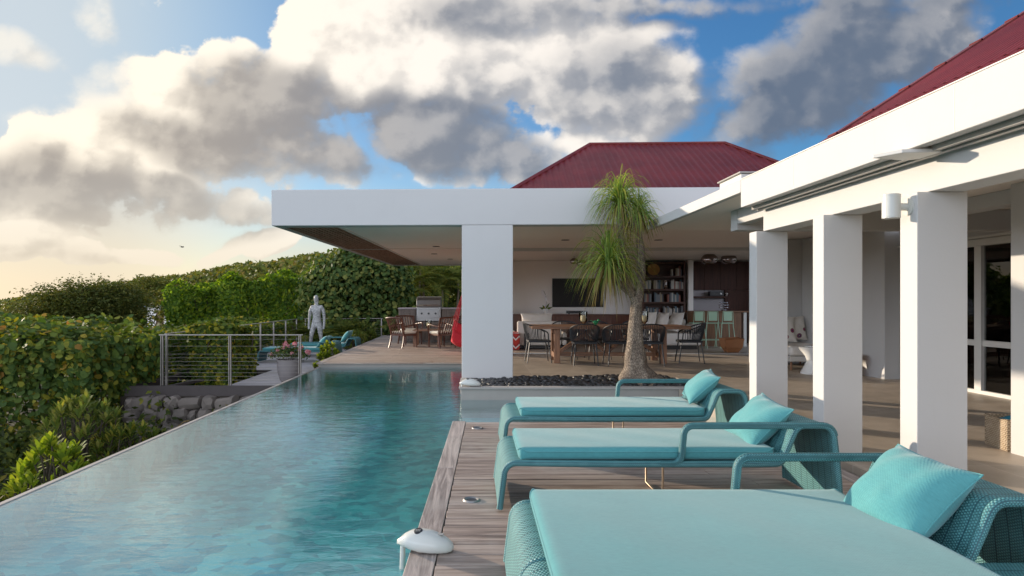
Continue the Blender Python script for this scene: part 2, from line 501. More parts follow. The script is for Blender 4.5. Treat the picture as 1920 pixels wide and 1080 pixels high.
def tile_mat():
    m, N, b, out = principled('stone_tile')
    tc = N.new('ShaderNodeTexCoord')
    v = tc.outputs['Object']
    br = N.new('ShaderNodeTexBrick')
    br.offset = 0.0
    N.put(br.inputs['Vector'], v)
    br.inputs['Scale'].default_value = 1.0
    br.inputs['Brick Width'].default_value = 1.0
    br.inputs['Row Height'].default_value = 1.0
    br.inputs['Mortar Size'].default_value = 0.006
    br.inputs['Mortar Smooth'].default_value = 0.2
    br.inputs['Color1'].default_value = (0.38, 0.315, 0.25, 1)
    br.inputs['Color2'].default_value = (0.46, 0.385, 0.31, 1)
    br.inputs['Mortar'].default_value = (0.52, 0.45, 0.38, 1)
    n = N.noise(v, 2.3, 8, 0.68, 0.4)
    c = N.mix(N.ss(n, 0.32, 0.7), N.mix(1.0, br.outputs['Color'], (0.74, 0.72, 0.70), 'MULTIPLY'), br.outputs['Color'])
    c = N.mix(N.m('MULTIPLY', N.ss(N.noise(v, 22, 6, 0.7), 0.5, 0.75), 0.35), c, (0.33, 0.29, 0.24))
    N.put(b.inputs['Base Color'], c)
    b.inputs['Roughness'].default_value = 0.48
    b.inputs['Specular IOR Level'].default_value = 0.75
    h = N.m('ADD', N.m('MULTIPLY', N.noise(v, 35, 6, 0.65), 0.5), N.m('MULTIPLY', br.outputs['Fac'], -0.8))
    N.put(b.inputs['Normal'], N.bump(h, 0.25, 0.006))


tile_mat()


def ground_mat():
    m, N, b, out = principled('hill_ground')
    tc = N.new('ShaderNodeTexCoord')
    v = tc.outputs['Object']
    n = N.noise(v, 0.25, 8, 0.7)
    n2 = N.noise(v, 3.0, 6, 0.7)
    c = N.ramp(n, [(0.3, (0.030, 0.040, 0.014)), (0.55, (0.050, 0.058, 0.020)), (0.75, (0.09, 0.07, 0.035))])
    c = N.mix(N.m('MULTIPLY', N.ss(n2, 0.4, 0.7), 0.5), c, (0.020, 0.022, 0.010))
    N.put(b.inputs['Base Color'], c)
    b.inputs['Roughness'].default_value = 0.95
    N.put(b.inputs['Normal'], N.bump(n2, 0.7, 0.2))


ground_mat()


def sea_mat():
    m, N, b, out = principled('sea_water')
    tc = N.new('ShaderNodeTexCoord')
    b.inputs['Base Color'].default_value = (0.02, 0.06, 0.09, 1)
    b.inputs['Roughness'].default_value = 0.25
    N.put(b.inputs['Normal'], N.bump(N.noise(tc.outputs['Object'], 0.08, 6, 0.6), 0.4, 1.0))


sea_mat()


def pool_water_mat():
    m = bpy.data.materials.new('pool_water')
    m.use_nodes = True
    nt = m.node_tree
    nt.nodes.clear()
    N = NT(nt)
    out = N.new('ShaderNodeOutputMaterial')
    tc = N.new('ShaderNodeTexCoord')
    v = tc.outputs['Object']
    n1 = N.noise(N.scale(v, (0.7, 1.9, 1)), 3.4, 4, 0.55, 0.6)
    n2 = N.noise(N.scale(v, (0.8, 2.4, 1)), 16.0, 4, 0.6, 0.8)
    h = N.m('ADD', N.m('MULTIPLY', n1, 1.0), N.m('MULTIPLY', n2, 0.22))
    nrm = N.bump(h, 0.15, 0.028)
    ge = N.new('ShaderNodeNewGeometry')
    dt = N.new('ShaderNodeVectorMath', operation='DOT_PRODUCT')
    nt.links.new(nrm, dt.inputs[0])
    nt.links.new(ge.outputs['Incoming'], dt.inputs[1])
    cs = N.m('ABSOLUTE', dt.outputs['Value'])
    # Schlick reflectance, the same from above and below
    fac = N.m('MULTIPLY_ADD', N.m('POWER', N.m('SUBTRACT', 1.0, cs, clamp=True), 3.3), 0.90, 0.10, clamp=True)
    gl = N.new('ShaderNodeBsdfGlossy')
    gl.inputs['Roughness'].default_value = 0.02
    gl.inputs['Color'].default_value = (0.86, 0.95, 1, 1)
    nt.links.new(nrm, gl.inputs['Normal'])
    tr = N.new('ShaderNodeBsdfTransparent')
    tr.inputs['Color'].default_value = (0.90, 0.99, 0.99, 1)
    mx = N.new('ShaderNodeMixShader')
    nt.links.new(fac, mx.inputs[0])
    nt.links.new(tr.outputs[0], mx.inputs[1])
    nt.links.new(gl.outputs[0], mx.inputs[2])
    nt.links.new(mx.outputs[0], out.inputs[0])
    MATS['pool_water'] = m


pool_water_mat()


def pool_tile_mat(name, deep, pale):
    m, N, b, out = principled(name)
    tc = N.new('ShaderNodeTexCoord')
    v = tc.outputs['Object']
    vo = N.new('ShaderNodeTexVoronoi', feature='F1')
    N.put(vo.inputs['Vector'], v)
    vo.inputs['Scale'].default_value = 9.0
    n = N.noise(v, 1.3, 5, 0.6)
    # mosaic: each small tile its own tone
    c = N.mix(N.ss(N.sep(vo.outputs['Color'])[0], 0.0, 1.0), deep, pale)
    c = N.mix(N.m('MULTIPLY', N.ss(n, 0.35, 0.7), 0.4), c, deep)
    N.put(b.inputs['Base Color'], c)
    b.inputs['Roughness'].default_value = 0.5


pool_tile_mat('pool_mosaic', (0.002, 0.26, 0.295), (0.05, 0.50, 0.495))
pool_tile_mat('ledge_mosaic', (0.10, 0.36, 0.37), (0.20, 0.48, 0.48))


def weave_mat():
    """flat resin braid in strips that follow the length of the sheet (UV: u along, v across, in metres)"""
    m, N, b, out = principled('turquoise_weave')
    tc = N.new('ShaderNodeTexCoord')
    s = N.sep(tc.outputs['UV'])
    vv = N.m('MULTIPLY', s[1], 1 / 0.078)
    strip = N.m('FLOOR', vv)
    fv = N.m('SUBTRACT', vv, strip)
    tri = N.m('ABSOLUTE', N.m('SUBTRACT', fv, 0.5))
    groove = N.ss(tri, 0.42, 0.485)
    sub = N.m('MULTIPLY', fv, 6.0)
    subf = N.m('FLOOR', sub)
    stag = N.m('MULTIPLY', N.m('MODULO', N.m('ADD', subf, strip), 2.0), 0.5)
    ph = N.m('ADD', N.m('MULTIPLY', s[0], 1 / 0.013), stag)
    rib = N.m('MULTIPLY_ADD', N.m('SINE', N.m('MULTIPLY', ph, 2 * PI)), 0.5, 0.5)
    subt = N.m('ABSOLUTE', N.m('SUBTRACT', N.m('SUBTRACT', sub, subf), 0.5))
    rib = N.m('MULTIPLY', rib, N.ss(subt, 0.5, 0.25))
    h = N.m('MULTIPLY', rib, N.m('SUBTRACT', 1.0, groove))
    n = N.noise(tc.outputs['Object'], 9, 4, 0.6)
    c = N.mix(N.ss(h, 0.0, 0.8), (0.026, 0.118, 0.135), (0.125, 0.355, 0.365))
    c = N.mix(N.m('MULTIPLY', groove, 0.95), c, (0.010, 0.065, 0.08))
    c = N.mix(N.m('MULTIPLY', N.ss(n, 0.4, 0.75), 0.18), c, (0.20, 0.45, 0.46))
    N.put(b.inputs['Base Color'], c)
    b.inputs['Roughness'].default_value = 0.5
    N.put(b.inputs['Normal'], N.bump(h, 0.75, 0.006))


def fabric_mat(name, col, sc=420.0, bumpk=0.12):
    m, N, b, out = principled(name)
    tc = N.new('ShaderNodeTexCoord')
    v = tc.outputs['Object']
    s = N.sep(v)
    w1 = N.m('SINE', N.m('MULTIPLY', N.m('ADD', s[0], N.m('MULTIPLY', s[2], 0.6)), sc * 1.4))
    w2 = N.m('SINE', N.m('MULTIPLY', N.m('ADD', s[1], N.m('MULTIPLY', s[2], 0.4)), sc * 1.4))
    h = N.m('MULTIPLY', w1, w2)
    n = N.noise(N.scale(v, (1, 4, 1)), 34, 5, 0.65)
    n2 = N.noise(v, 2.6, 5, 0.6)
    f = N.m('MULTIPLY_ADD', N.m('SUBTRACT', n, 0.5), 0.42, 1.0)
    f = N.m('MULTIPLY', f, N.m('MULTIPLY_ADD', N.m('SUBTRACT', n2, 0.5), 0.28, 1.0))
    c = N.mix(1.0, col, N.xyz(f, f, f), 'MULTIPLY')
    N.put(b.inputs['Base Color'], c)
    b.inputs['Roughness'].default_value = 0.9
    b.inputs['Specular IOR Level'].default_value = 0.2
    b.inputs['Sheen Weight'].default_value = 0.25
    b.inputs['Sheen Roughness'].default_value = 0.5
    hh = N.m('ADD', N.m('MULTIPLY', h, 0.25), N.m('MULTIPLY', N.noise(v, 6, 4, 0.6), 3.0))
    N.put(b.inputs['Normal'], N.bump(hh, bumpk, 0.006))


weave_mat()
fabric_mat('turquoise_fabric', (0.068, 0.258, 0.272))
fabric_mat('turquoise_pillow', (0.086, 0.288, 0.298), 320, 0.3)


def glass_mat(name, col, rough=0.0, mixk=None):
    m = bpy.data.materials.new(name)
    m.use_nodes = True
    nt = m.node_tree
    nt.nodes.clear()
    N = NT(nt)
    out = N.new('ShaderNodeOutputMaterial')
    fr = N.new('ShaderNodeFresnel')
    fr.inputs['IOR'].default_value = 1.5
    gl = N.new('ShaderNodeBsdfGlossy')
    gl.inputs['Roughness'].default_value = rough
    tr = N.new('ShaderNodeBsdfTransparent')
    tr.inputs['Color'].default_value = col
    mx = N.new('ShaderNodeMixShader')
    nt.links.new(fr.outputs[0], mx.inputs[0])
    nt.links.new(tr.outputs[0], mx.inputs[1])
    nt.links.new(gl.outputs[0], mx.inputs[2])
    nt.links.new(mx.outputs[0], out.inputs[0])
    MATS[name] = m


glass_mat('clear_glass', (0.94, 0.95, 0.93, 1))
glass_mat('door_glass', (0.86, 0.86, 0.84, 1))


def roof_mat(name, col):
    m, N, b, out = principled(name)
    tc = N.new('ShaderNodeTexCoord')
    v = tc.outputs['Object']
    n = N.noise(v, 1.2, 6, 0.65)
    c = N.mix(N.ss(n, 0.3, 0.7), tuple(x * 0.78 for x in col), tuple(x * 1.2 for x in col))
    st = N.noise(N.scale(v, (1.0, 1.0, 0.3)), 7.0, 6, 0.7)
    c = N.mix(N.m('MULTIPLY', N.ss(st, 0.5, 0.75), 0.35), c, (0.20, 0.06, 0.05))
    N.put(b.inputs['Base Color'], c)
    b.inputs['Roughness'].default_value = 0.42
    b.inputs['Specular IOR Level'].default_value = 0.4


roof_mat('red_roof', (0.145, 0.018, 0.017))


def mosaic_statue():
    m, N, b, out = principled('mirror_mosaic')
    tc = N.new('ShaderNodeTexCoord')
    v = tc.outputs['Object']
    vo = N.new('ShaderNodeTexVoronoi', feature='F1')
    N.put(vo.inputs['Vector'], v)
    vo.inputs['Scale'].default_value = 30
    cc = N.sep(vo.outputs['Color'])
    f = N.ss(cc[0], 0, 1, 0.22, 0.46)
    N.put(b.inputs['Base Color'], N.xyz(f, f, N.m('MULTIPLY', f, 0.98)))
    b.inputs['Metallic'].default_value = 0.0
    N.put(b.inputs['Roughness'], N.ss(cc[1], 0, 1, 0.35, 0.7))
    N.put(b.inputs['Normal'], N.bump(cc[2], 0.9, 0.02))


mosaic_statue()


def pattern_cushion():
    m, N, b, out = principled('suzani_cloth')
    tc = N.new('ShaderNodeTexCoord')
    v = tc.outputs['Object']
    vo = N.new('ShaderNodeTexVoronoi', feature='F1')
    N.put(vo.inputs['Vector'], v)
    vo.inputs['Scale'].default_value = 5.5
    d = vo.outputs['Distance']
    cc = N.sep(vo.outputs['Color'])
    ring = N.ramp(N.m('MULTIPLY', d, 2.2), [(0.0, (0.45, 0.33, 0.10)), (0.16, (0.03, 0.05, 0.11)), (0.36, (0.30, 0.05, 0.12)),
                                            (0.56, (0.09, 0.13, 0.06)), (0.64, (0.70, 0.65, 0.58))], 'CONSTANT')
    ring2 = N.ramp(N.m('MULTIPLY', d, 2.2), [(0.0, (0.5, 0.4, 0.3)), (0.14, (0.35, 0.08, 0.2)), (0.40, (0.05, 0.08, 0.16)),
                                             (0.52, (0.70, 0.65, 0.58))], 'CONSTANT')
    c = N.mix(N.ss(cc[0], 0.49, 0.51), ring, ring2)
    N.put(b.inputs['Base Color'], c)
    b.inputs['Roughness'].default_value = 0.9


pattern_cushion()


def zigzag():
    m, N, b, out = principled('red_zigzag_cloth')
    tc = N.new('ShaderNodeTexCoord')
    s = N.sep(tc.outputs['Object'])
    tri = N.m('PINGPONG', N.m('MULTIPLY', s[0], 1.0), 0.09)
    f = N.m('FRACT', N.m('MULTIPLY', N.m('ADD', s[2], tri), 4.6))
    c = N.ramp(f, [(0.0, (0.50, 0.045, 0.03)), (0.55, (0.72, 0.66, 0.6)), (0.75, (0.35, 0.03, 0.03))], 'CONSTANT')
    N.put(b.inputs['Base Color'], c)
    b.inputs['Roughness'].default_value = 0.9


zigzag()


def basket_mat():
    m, N, b, out = principled('woven_basket')
    tc = N.new('ShaderNodeTexCoord')
    s = N.sep(tc.outputs['Object'])
    row = N.m('MULTIPLY', s[2], 1 / 0.016)
    par = N.m('MULTIPLY', N.m('MODULO', N.m('FLOOR', row), 2.0), 0.5)
    a = N.m('SINE', N.m('MULTIPLY', row, 2 * PI))
    bb = N.m('SINE', N.m('MULTIPLY', N.m('ADD', N.m('MULTIPLY', N.m('ADD', s[0], s[1]), 1 / 0.03), par), 2 * PI))
    h = N.m('ADD', N.m('MULTIPLY', a, 0.5), N.m('MULTIPLY', bb, 0.5))
    n = N.noise(tc.outputs['Object'], 20, 4, 0.6)
    c = N.mix(N.ss(h, -0.8, 0.7), (0.16, 0.10, 0.055), (0.52, 0.41, 0.28))
    c = N.mix(N.m('MULTIPLY', N.ss(n, 0.4, 0.7), 0.3), c, (0.6, 0.5, 0.38))
    N.put(b.inputs['Base Color'], c)
    b.inputs['Roughness'].default_value = 0.8
    N.put(b.inputs['Normal'], N.bump(h, 0.5, 0.006))


basket_mat()
BOOKC = [(0.42, 0.38, 0.32), (0.20, 0.21, 0.22), (0.10, 0.15, 0.18), (0.30, 0.24, 0.17), (0.26, 0.10, 0.07), (0.50, 0.47, 0.42), (0.07, 0.07, 0.08)]
for i_, c_ in enumerate(BOOKC):
    simple('book_cover_%d' % i_, c_, 0.6, var=0.08)


# ------------------------------------------------------------ mesh helpers
class MB:
    def __init__(self):
        self.v = []
        self.f = []
        self.uv = None

    def add(self, vs, fs):
        o = len(self.v)
        self.v += [tuple(p) for p in vs]
        self.f += [tuple(i + o for i in f) for f in fs]
        return self

    def box(self, x0, x1, y0, y1, z0, z1, rot=None):
        vs = [Vector((x, y, z)) for z in (z0, z1) for y in (y0, y1) for x in (x0, x1)]
        if rot is not None:
            c = Vector(((x0 + x1) / 2, (y0 + y1) / 2, (z0 + z1) / 2))
            M = rot.to_matrix() if isinstance(rot, Euler) else rot
            vs = [c + M @ (p - c) for p in vs]
        return self.add(vs, [(0, 2, 3, 1), (4, 5, 7, 6), (0, 1, 5, 4), (2, 6, 7, 3), (0, 4, 6, 2), (1, 3, 7, 5)])

    def bar(self, a, b, w, h, up=(0, 0, 1)):
        a, b = Vector(a), Vector(b)
        d = (b - a).normalized()
        u = Vector(up)
        if abs(d.dot(u)) > 0.98:
            u = Vector((1, 0, 0))
        s = d.cross(u).normalized()
        t = s.cross(d).normalized()
        vs = []
        for p in (a, b):
            for (i, j) in ((-1, -1), (1, -1), (1, 1), (-1, 1)):
                vs.append(p + s * (i * w / 2) + t * (j * h / 2))
        return self.add(vs, [(3, 2, 1, 0), (4, 5, 6, 7), (0, 1, 5, 4), (1, 2, 6, 5), (2, 3, 7, 6), (3, 0, 4, 7)])

    def tube(self, pts, r, n=8, closed=False, rr=None):
        pts = [Vector(p) for p in pts]
        m = len(pts)
        rings = []
        t0 = None
        for i, p in enumerate(pts):
            if closed:
                d = pts[(i + 1) % m] - pts[(i - 1) % m]
            else:
                d = pts[min(i + 1, m - 1)] - pts[max(i - 1, 0)]
            d.normalize()
            if t0 is None:
                a = Vector((0, 0, 1)) if abs(d.z) < 0.9 else Vector((1, 0, 0))
                s = d.cross(a).normalized()
            else:
                s = (s - d * s.dot(d)).normalized()
            t0 = d
            u = d.cross(s)
            rad = rr[i] if rr is not None else r
            rings.append([p + (s * math.cos(2 * PI * k / n) + u * math.sin(2 * PI * k / n)) * rad for k in range(n)])
        vs = [q for rg in rings for q in rg]
        fs = []
        for i in range(m if closed else m - 1):
            a, b = i * n, ((i + 1) % m) * n
            for k in range(n):
                fs.append((a + k, a + (k + 1) % n, b + (k + 1) % n, b + k))
        if not closed:
            fs.append(tuple(range(n - 1, -1, -1)))
            fs.append(tuple((m - 1) * n + k for k in range(n)))
        return self.add(vs, fs)

    def cyl(self, a, b, r0, r1=None, n=16):
        return self.tube([a, b], r0, n, rr=[r0, r0 if r1 is None else r1])

    def lathe(self, prof, c=(0, 0, 0), n=24, sq=None):
        vs = []
        for (r, z) in prof:
            for k in range(n):
                a = 2 * PI * k / n
                vs.append((c[0] + r * math.cos(a), c[1] + r * math.sin(a), c[2] + z))
        fs = []
        for i in range(len(prof) - 1):
            for k in range(n):
                fs.append((i * n + k, i * n + (k + 1) % n, (i + 1) * n + (k + 1) % n, (i + 1) * n + k))
        if prof[0][0] > 1e-4:
            fs.append(tuple(range(n - 1, -1, -1)))
        if prof[-1][0] > 1e-4:
            fs.append(tuple((len(prof) - 1) * n + k for k in range(n)))
        return self.add(vs, fs)

    def ball(self, c, r, n=12, sx=1, sy=1, sz=1):
        prof = [(r * math.sin(PI * i / n), -r * math.cos(PI * i / n)) for i in range(n + 1)]
        prof[0] = (1e-5, -r)
        prof[-1] = (1e-5, r)
        o = len(self.v)
        self.lathe(prof, (0, 0, 0), n * 2)
        for i in range(o, len(self.v)):
            x, y, z = self.v[i]
            self.v[i] = (c[0] + x * sx, c[1] + y * sy, c[2] + z * sz)
        return self

    def prism(self, poly, z0, z1):
        n = len(poly)
        vs = [(x, y, z0) for x, y in poly] + [(x, y, z1) for x, y in poly]
        fs = [tuple(range(n - 1, -1, -1)), tuple(range(n, 2 * n))]
        for i in range(n):
            j = (i + 1) % n
            fs.append((i, j, n + j, n + i))
        return self.add(vs, fs)

    def build(self, name, mat, parent=None, smooth=False, bevel=0.0, seg=2, angle=40):
        me = bpy.data.meshes.new(name)
        me.from_pydata(self.v, [], self.f)
        if self.uv is not None:
            l = me.uv_layers.new(name='UVMap')
            for poly in me.polygons:
                for li in poly.loop_indices:
                    l.data[li].uv = self.uv[me.loops[li].vertex_index]
        me.materials.append(MATS[mat])
        if smooth:
            me.polygons.foreach_set('use_smooth', [True] * len(me.polygons))
            me.update()
            me.set_sharp_from_angle(angle=R(angle))
        o = bpy.data.objects.new(name, me)
        COL.objects.link(o)
        if parent is not None:
            o.parent = parent
        if bevel:
            bm = o.modifiers.new('bevel', 'BEVEL')
            bm.width = bevel
            bm.segments = seg
            bm.limit_method = 'ANGLE'
            bm.angle_limit = R(40)
        return o


def np_mesh(name, V, F, mat, parent=None, smooth=False):
    """V (n,3), F (m,k) arrays; every face has k corners"""
    me = bpy.data.meshes.new(name)
    n, (m, k) = len(V), F.shape
    me.vertices.add(n)
    me.vertices.foreach_set('co', V.astype(np.float32).ravel())
    me.loops.add(m * k)
    me.loops.foreach_set('vertex_index', F.astype(np.int32).ravel())
    me.polygons.add(m)
    me.polygons.foreach_set('loop_start', np.arange(0, m * k, k, dtype=np.int32))
    me.update(calc_edges=True)
    me.validate()
    if smooth:
        me.polygons.foreach_set('use_smooth', [True] * len(me.polygons))
    me.materials.append(MATS[mat])
    o = bpy.data.objects.new(name, me)
    COL.objects.link(o)
    if parent is not None:
        o.parent = parent
    return o


def tag(o, label=None, cat=None, group=None, kind=None):
    if label:
        o['label'] = label
    if cat:
        o['category'] = cat
    if group:
        o['group'] = group
    if kind:
        o['kind'] = kind
    return o


def thing(name, label, cat, loc=(0, 0, 0), rz=0.0, group=None):
    o = bpy.data.objects.new(name, None)
    o.empty_display_size = 0.2
    COL.objects.link(o)
    o.location = loc
    o.rotation_euler = (0, 0, rz)
    return tag(o, label, cat, group)


KIDS = {}


def dup(root, loc, rz, label=None):
    def cp(o, parent):
        c = o.copy()
        COL.objects.link(c)
        if parent is not None:
            c.parent = parent
        for ch in o.children:
            cp(ch, c)
        return c
    r = cp(root, None)
    r.location = loc
    r.rotation_euler = (0, 0, rz)
    if label:
        r['label'] = label
    return r


def struct(o, label=None):
    return tag(o, label, None, None, 'structure')


PAV_O = Vector((-0.21, 10.46, 0))
PAV_R = R(-2.0)
_c, _s = math.cos(PAV_R), math.sin(PAV_R)


def P2(X, Y):
    """plan point -> the pavilion's own (slightly turned) axes"""
    dx, dy = X - PAV_O.x, Y - PAV_O.y
    return (dx * _c + dy * _s, -dx * _s + dy * _c)


def W2(x, y):
    """pavilion axes -> plan"""
    return (PAV_O.x + x * _c - y * _s, PAV_O.y + x * _s + y * _c)


rng = random.Random(7)
nrg = np.random.default_rng(11)
TZ = 0.06      # stone floor height
WZ = -0.10     # pool water

# ------------------------------------------------------------ ground, hill, sea
def ss01(t):
    t = np.clip(t, 0, 1)
    return t * t * (3 - 2 * t)


def ground_z(x, y):
    x = np.asarray(x, float)
    y = np.asarray(y, float)
    base = -1.55 - 0.24 * np.maximum(0, -x - 15) - 0.10 * np.maximum(0, -y - 6)
    base = np.maximum(base, -70)
    ridge = np.clip(3.9 + (x + 74) * 0.145, -70, 22)
    t = ss01((y - 42) / 108.0)
    z = base * (1 - t) + np.where(y < 150, ridge, ridge) * t
    z = z - np.maximum(0, y - 170) * 0.32
    z = np.maximum(z, -70)
    z = z + 0.25 * np.sin(x * 0.31 + 1) * np.sin(y * 0.27) * ss01((np.abs(x) + np.maximum(0, y - 20) - 25) / 30)
    return z


def axis_pts(near, far):
    a = list(np.arange(0, near, 2.0))
    s = 2.0
    v = near
    while v < far:
        a.append(v)
        s *= 1.22
        v += s
    a.append(far)
    return a


xs = axis_pts(60, 900)
xs = np.array(sorted(set([-v for v in xs] + xs)))
ys = np.array([-600, -300, -120, -50, -20] + list(np.arange(-10, 60, 2.5)) + list(np.arange(60, 260, 6)) + [280, 320, 380, 460, 700])
gx, gy = np.meshgrid(xs, ys)
GV = np.stack([gx, gy, ground_z(gx, gy)], -1).reshape(-1, 3)
# the house platform hides the slope beneath it: keep the ground well under the floors
nx_, ny_ = len(xs), len(ys)
ii, jj = np.meshgrid(np.arange(ny_ - 1), np.arange(nx_ - 1), indexing='ij')
q = (ii * nx_ + jj).ravel()
GF = np.stack([q, q + 1, q + nx_ + 1, q + nx_], -1)
struct(np_mesh('ground', GV, GF, 'hill_ground', None, True))

mb = MB()
S_ = 40000
mb.add([(-S_, -S_, -60), (S_, -S_, -60), (S_, S_, -60), (-S_, S_, -60)], [(0, 1, 2, 3)])
struct(mb.build('sea', 'sea_water'))

# ------------------------------------------------------------ pool
EDGE_N, EDGE_F = (-0.385, 2.0), (-0.245, 7.14)


def deck_edge(y):
    t = (y - EDGE_N[1]) / (EDGE_F[1] - EDGE_N[1])
    return EDGE_N[0] + t * (EDGE_F[0] - EDGE_N[0])


PL, PF = -3.33, 13.87        # left lip and far wall of the pool
mb = MB()
mb.box(PL - 0.1, 3.0, -1.5, PF + 0.1, -1.45, -0.44)                          # floor
mb.box(PL - 0.06, PL, -1.5, PF, -0.44, -0.118)                               # infinity wall
mb.box(PL - 0.06, 0.0, PF, PF + 0.1, -0.44, -0.16)                           # far wall under water
mb.prism([(deck_edge(-1.5) + 0.04, -1.5), (3.0, -1.5), (3.0, 7.10), (deck_edge(7.1) + 0.04, 7.10)], -0.44, -0.06)
mb.box(-0.18, 0.0, 9.31, PF, -0.44, -0.16)
struct(mb.build('pool_basin', 'pool_mosaic'))
mb = MB()
mb.prism([(-0.235, 7.10), (3.0, 7.10), (3.0, 9.31), (-0.235, 9.31)], -0.44, -0.36)
struct(mb.build('pool_ledge', 'ledge_mosaic'))
mb = MB()
mb.add([(PL - 0.01, -1.4, WZ), (deck_edge(-1.4) + 0.045, -1.4, WZ), (deck_edge(7.1) + 0.045, 7.11, WZ), (2.99, 7.11, WZ), (2.99, 9.30, WZ),
        (-0.17, 9.30, WZ), (-0.17, PF, WZ), (PL - 0.01, PF, WZ)], [tuple(range(8))])
struct(mb.build('pool_water', 'pool_water'))
mb = MB()
mb.box(PL - 0.065, PL - 0.012, -1.5, PF + 0.1, -0.75, -0.094)                # thin outer lip
mb.box(PL - 0.06, 0.2, PF + 0.002, PF + 0.14, -0.158, -0.032)                # far wall above water
mb.box(-0.175, 0.0, 10.45, PF, -0.158, 0.055)
struct(mb.build('pool_wall', 'pool_coping', bevel=0.006))

# planter along the open living room
mb = MB()
mb.box(-0.20, 3.35, 9.30, 9.40, -0.40, 0.052)
mb.box(-0.20, -0.08, 9.402, 10.44, -0.40, 0.052)
mb.box(3.25, 3.35, 9.402, 10.69, -0.40, 0.052)
mb.box(-0.078, 3.248, 9.402, 10.69, -0.40, -0.02)
planter = thing('planter', 'long low grey planter wall between the pool and the open living room', 'planter', (0, 0, 0))
mb.build('trough', 'pool_coping', planter, bevel=0.004)
mb = MB()
mb.box(-0.225, 3.37, 9.275, 9.43, 0.055, 0.088)
mb.box(-0.225, -0.07, 9.432, 10.44, 0.055, 0.088)
mb.build('capping', 'pool_coping', planter, bevel=0.006)

# ------------------------------------------------------------ decks
def boards(mb, y0, y1, xl, xr, z, w=0.134, gap=0.008, th=0.028, breaks=3.2, seed=1):
    r = random.Random(seed)
    y = y0
    while y + w <= y1 + 1e-6:
        a, b = xl(y + w / 2), xr(y + w / 2)
        cuts = [a]
        x = a + r.uniform(0.4, 1.0) * breaks
        while x < b - 0.5:
            cuts.append(x)
            x += r.uniform(0.75, 1.25) * breaks
        cuts.append(b)
        for i in range(len(cuts) - 1):
            dz = r.uniform(-0.0015, 0.0015)
            mb.box(cuts[i] + (0.002 if i else 0), cuts[i + 1] - (0.002 if i < len(cuts) - 2 else 0), y, y + w, z - th + dz, z + dz)
        y += w + gap


mb = MB()
boards(mb, -1.0, 7.14, lambda y: deck_edge(y) + 0.152, lambda y: 2.80, 0.0, seed=5)
struct(mb.build('near_deck', 'deck_near', bevel=0.002, seg=1))
mb = MB()
for (ya, yb) in ((-1.0, 1.1), (1.104, 3.02), (3.024, 5.15), (5.154, 7.14)):
    for z0, z1, ox in ((-0.030, 0.002, 0.0),):
        mb.prism([(deck_edge(ya), ya), (deck_edge(ya) + 0.146, ya), (deck_edge(yb) + 0.146, yb), (deck_edge(yb), yb)], z0, z1)
mb.prism([(2.806, -1.0), (2.945, -1.0), (2.945, 7.14), (2.806, 7.14)], -0.030, 0.003)
struct(mb.build('deck_edge_board', 'deck_border', bevel=0.003, seg=1))
mb = MB()
mb.prism([(deck_edge(-1.0) + 0.02, -1.0), (2.94, -1.0), (2.94, 7.12), (deck_edge(7.12) + 0.02, 7.12)], -0.058, -0.034)
mb.box(-3.40, 0.55, 14.02, 27.4, -0.30, -0.034)
struct(mb.build('deck_joists', 'dark_fascia_wood'))

FDL = lambda y: -3.42 - 0.010 * (y - 13.8)
mb = MB()
boards(mb, 13.82, 27.4, lambda y: FDL(y) + 0.15, lambda y: 0.62, 0.0, seed=9)
struct(mb.build('far_deck', 'deck_far', bevel=0.002, seg=1))
mb = MB()
for k in range(5):
    ya, yb = 13.82 + k * 2.72, 13.82 + (k + 1) * 2.72 - 0.004
    mb.prism([(FDL(ya), ya), (FDL(ya) + 0.146, ya), (FDL(yb) + 0.146, yb), (FDL(yb), yb)], -0.034, 0.002)
struct(mb.build('far_deck_edge', 'deck_border', bevel=0.003, seg=1))

LZ = -0.36
mb = MB()
boards(mb, 12.82, 15.7, lambda y: -4.95, lambda y: -3.44, LZ, seed=21)
boards(mb, 15.72, 25.0, lambda y: -6.72, lambda y: -3.60, LZ, seed=22)
struct(mb.build('lower_deck', 'deck_low', bevel=0.002, seg=1))
mb = MB()
mb.box(-6.95, -3.42, 12.70, 12.80, -0.56, -0.352)
mb.box(-6.95, -6.80, 12.802, 25.0, -0.50, -0.352)
mb.box(-6.798, -4.97, 15.60, 15.70, -0.50, -0.358)
mb.box(-4.965, -3.44, 12.83, 15.68, -0.50, -0.395)
mb.box(-6.70, -3.60, 15.74, 24.9, -0.50, -0.395)
mb.bar((-6.2, 12.82, -0.40), (-5.75, 15.6, -0.40), 0.10, 0.06)
struct(mb.build('lower_deck_frame', 'dark_fascia_wood', bevel=0.003, seg=1))

mb = MB()
mb.prism([(2.955, -1.0), (10.6, -1.0), (10.6, 20.2), (-0.17, 20.2), (-0.17, 10.70), (3.36, 10.70), (3.36, 9.26), (2.955, 9.26)], -0.35, TZ)
struct(mb.build('stone_floor', 'stone_tile'))

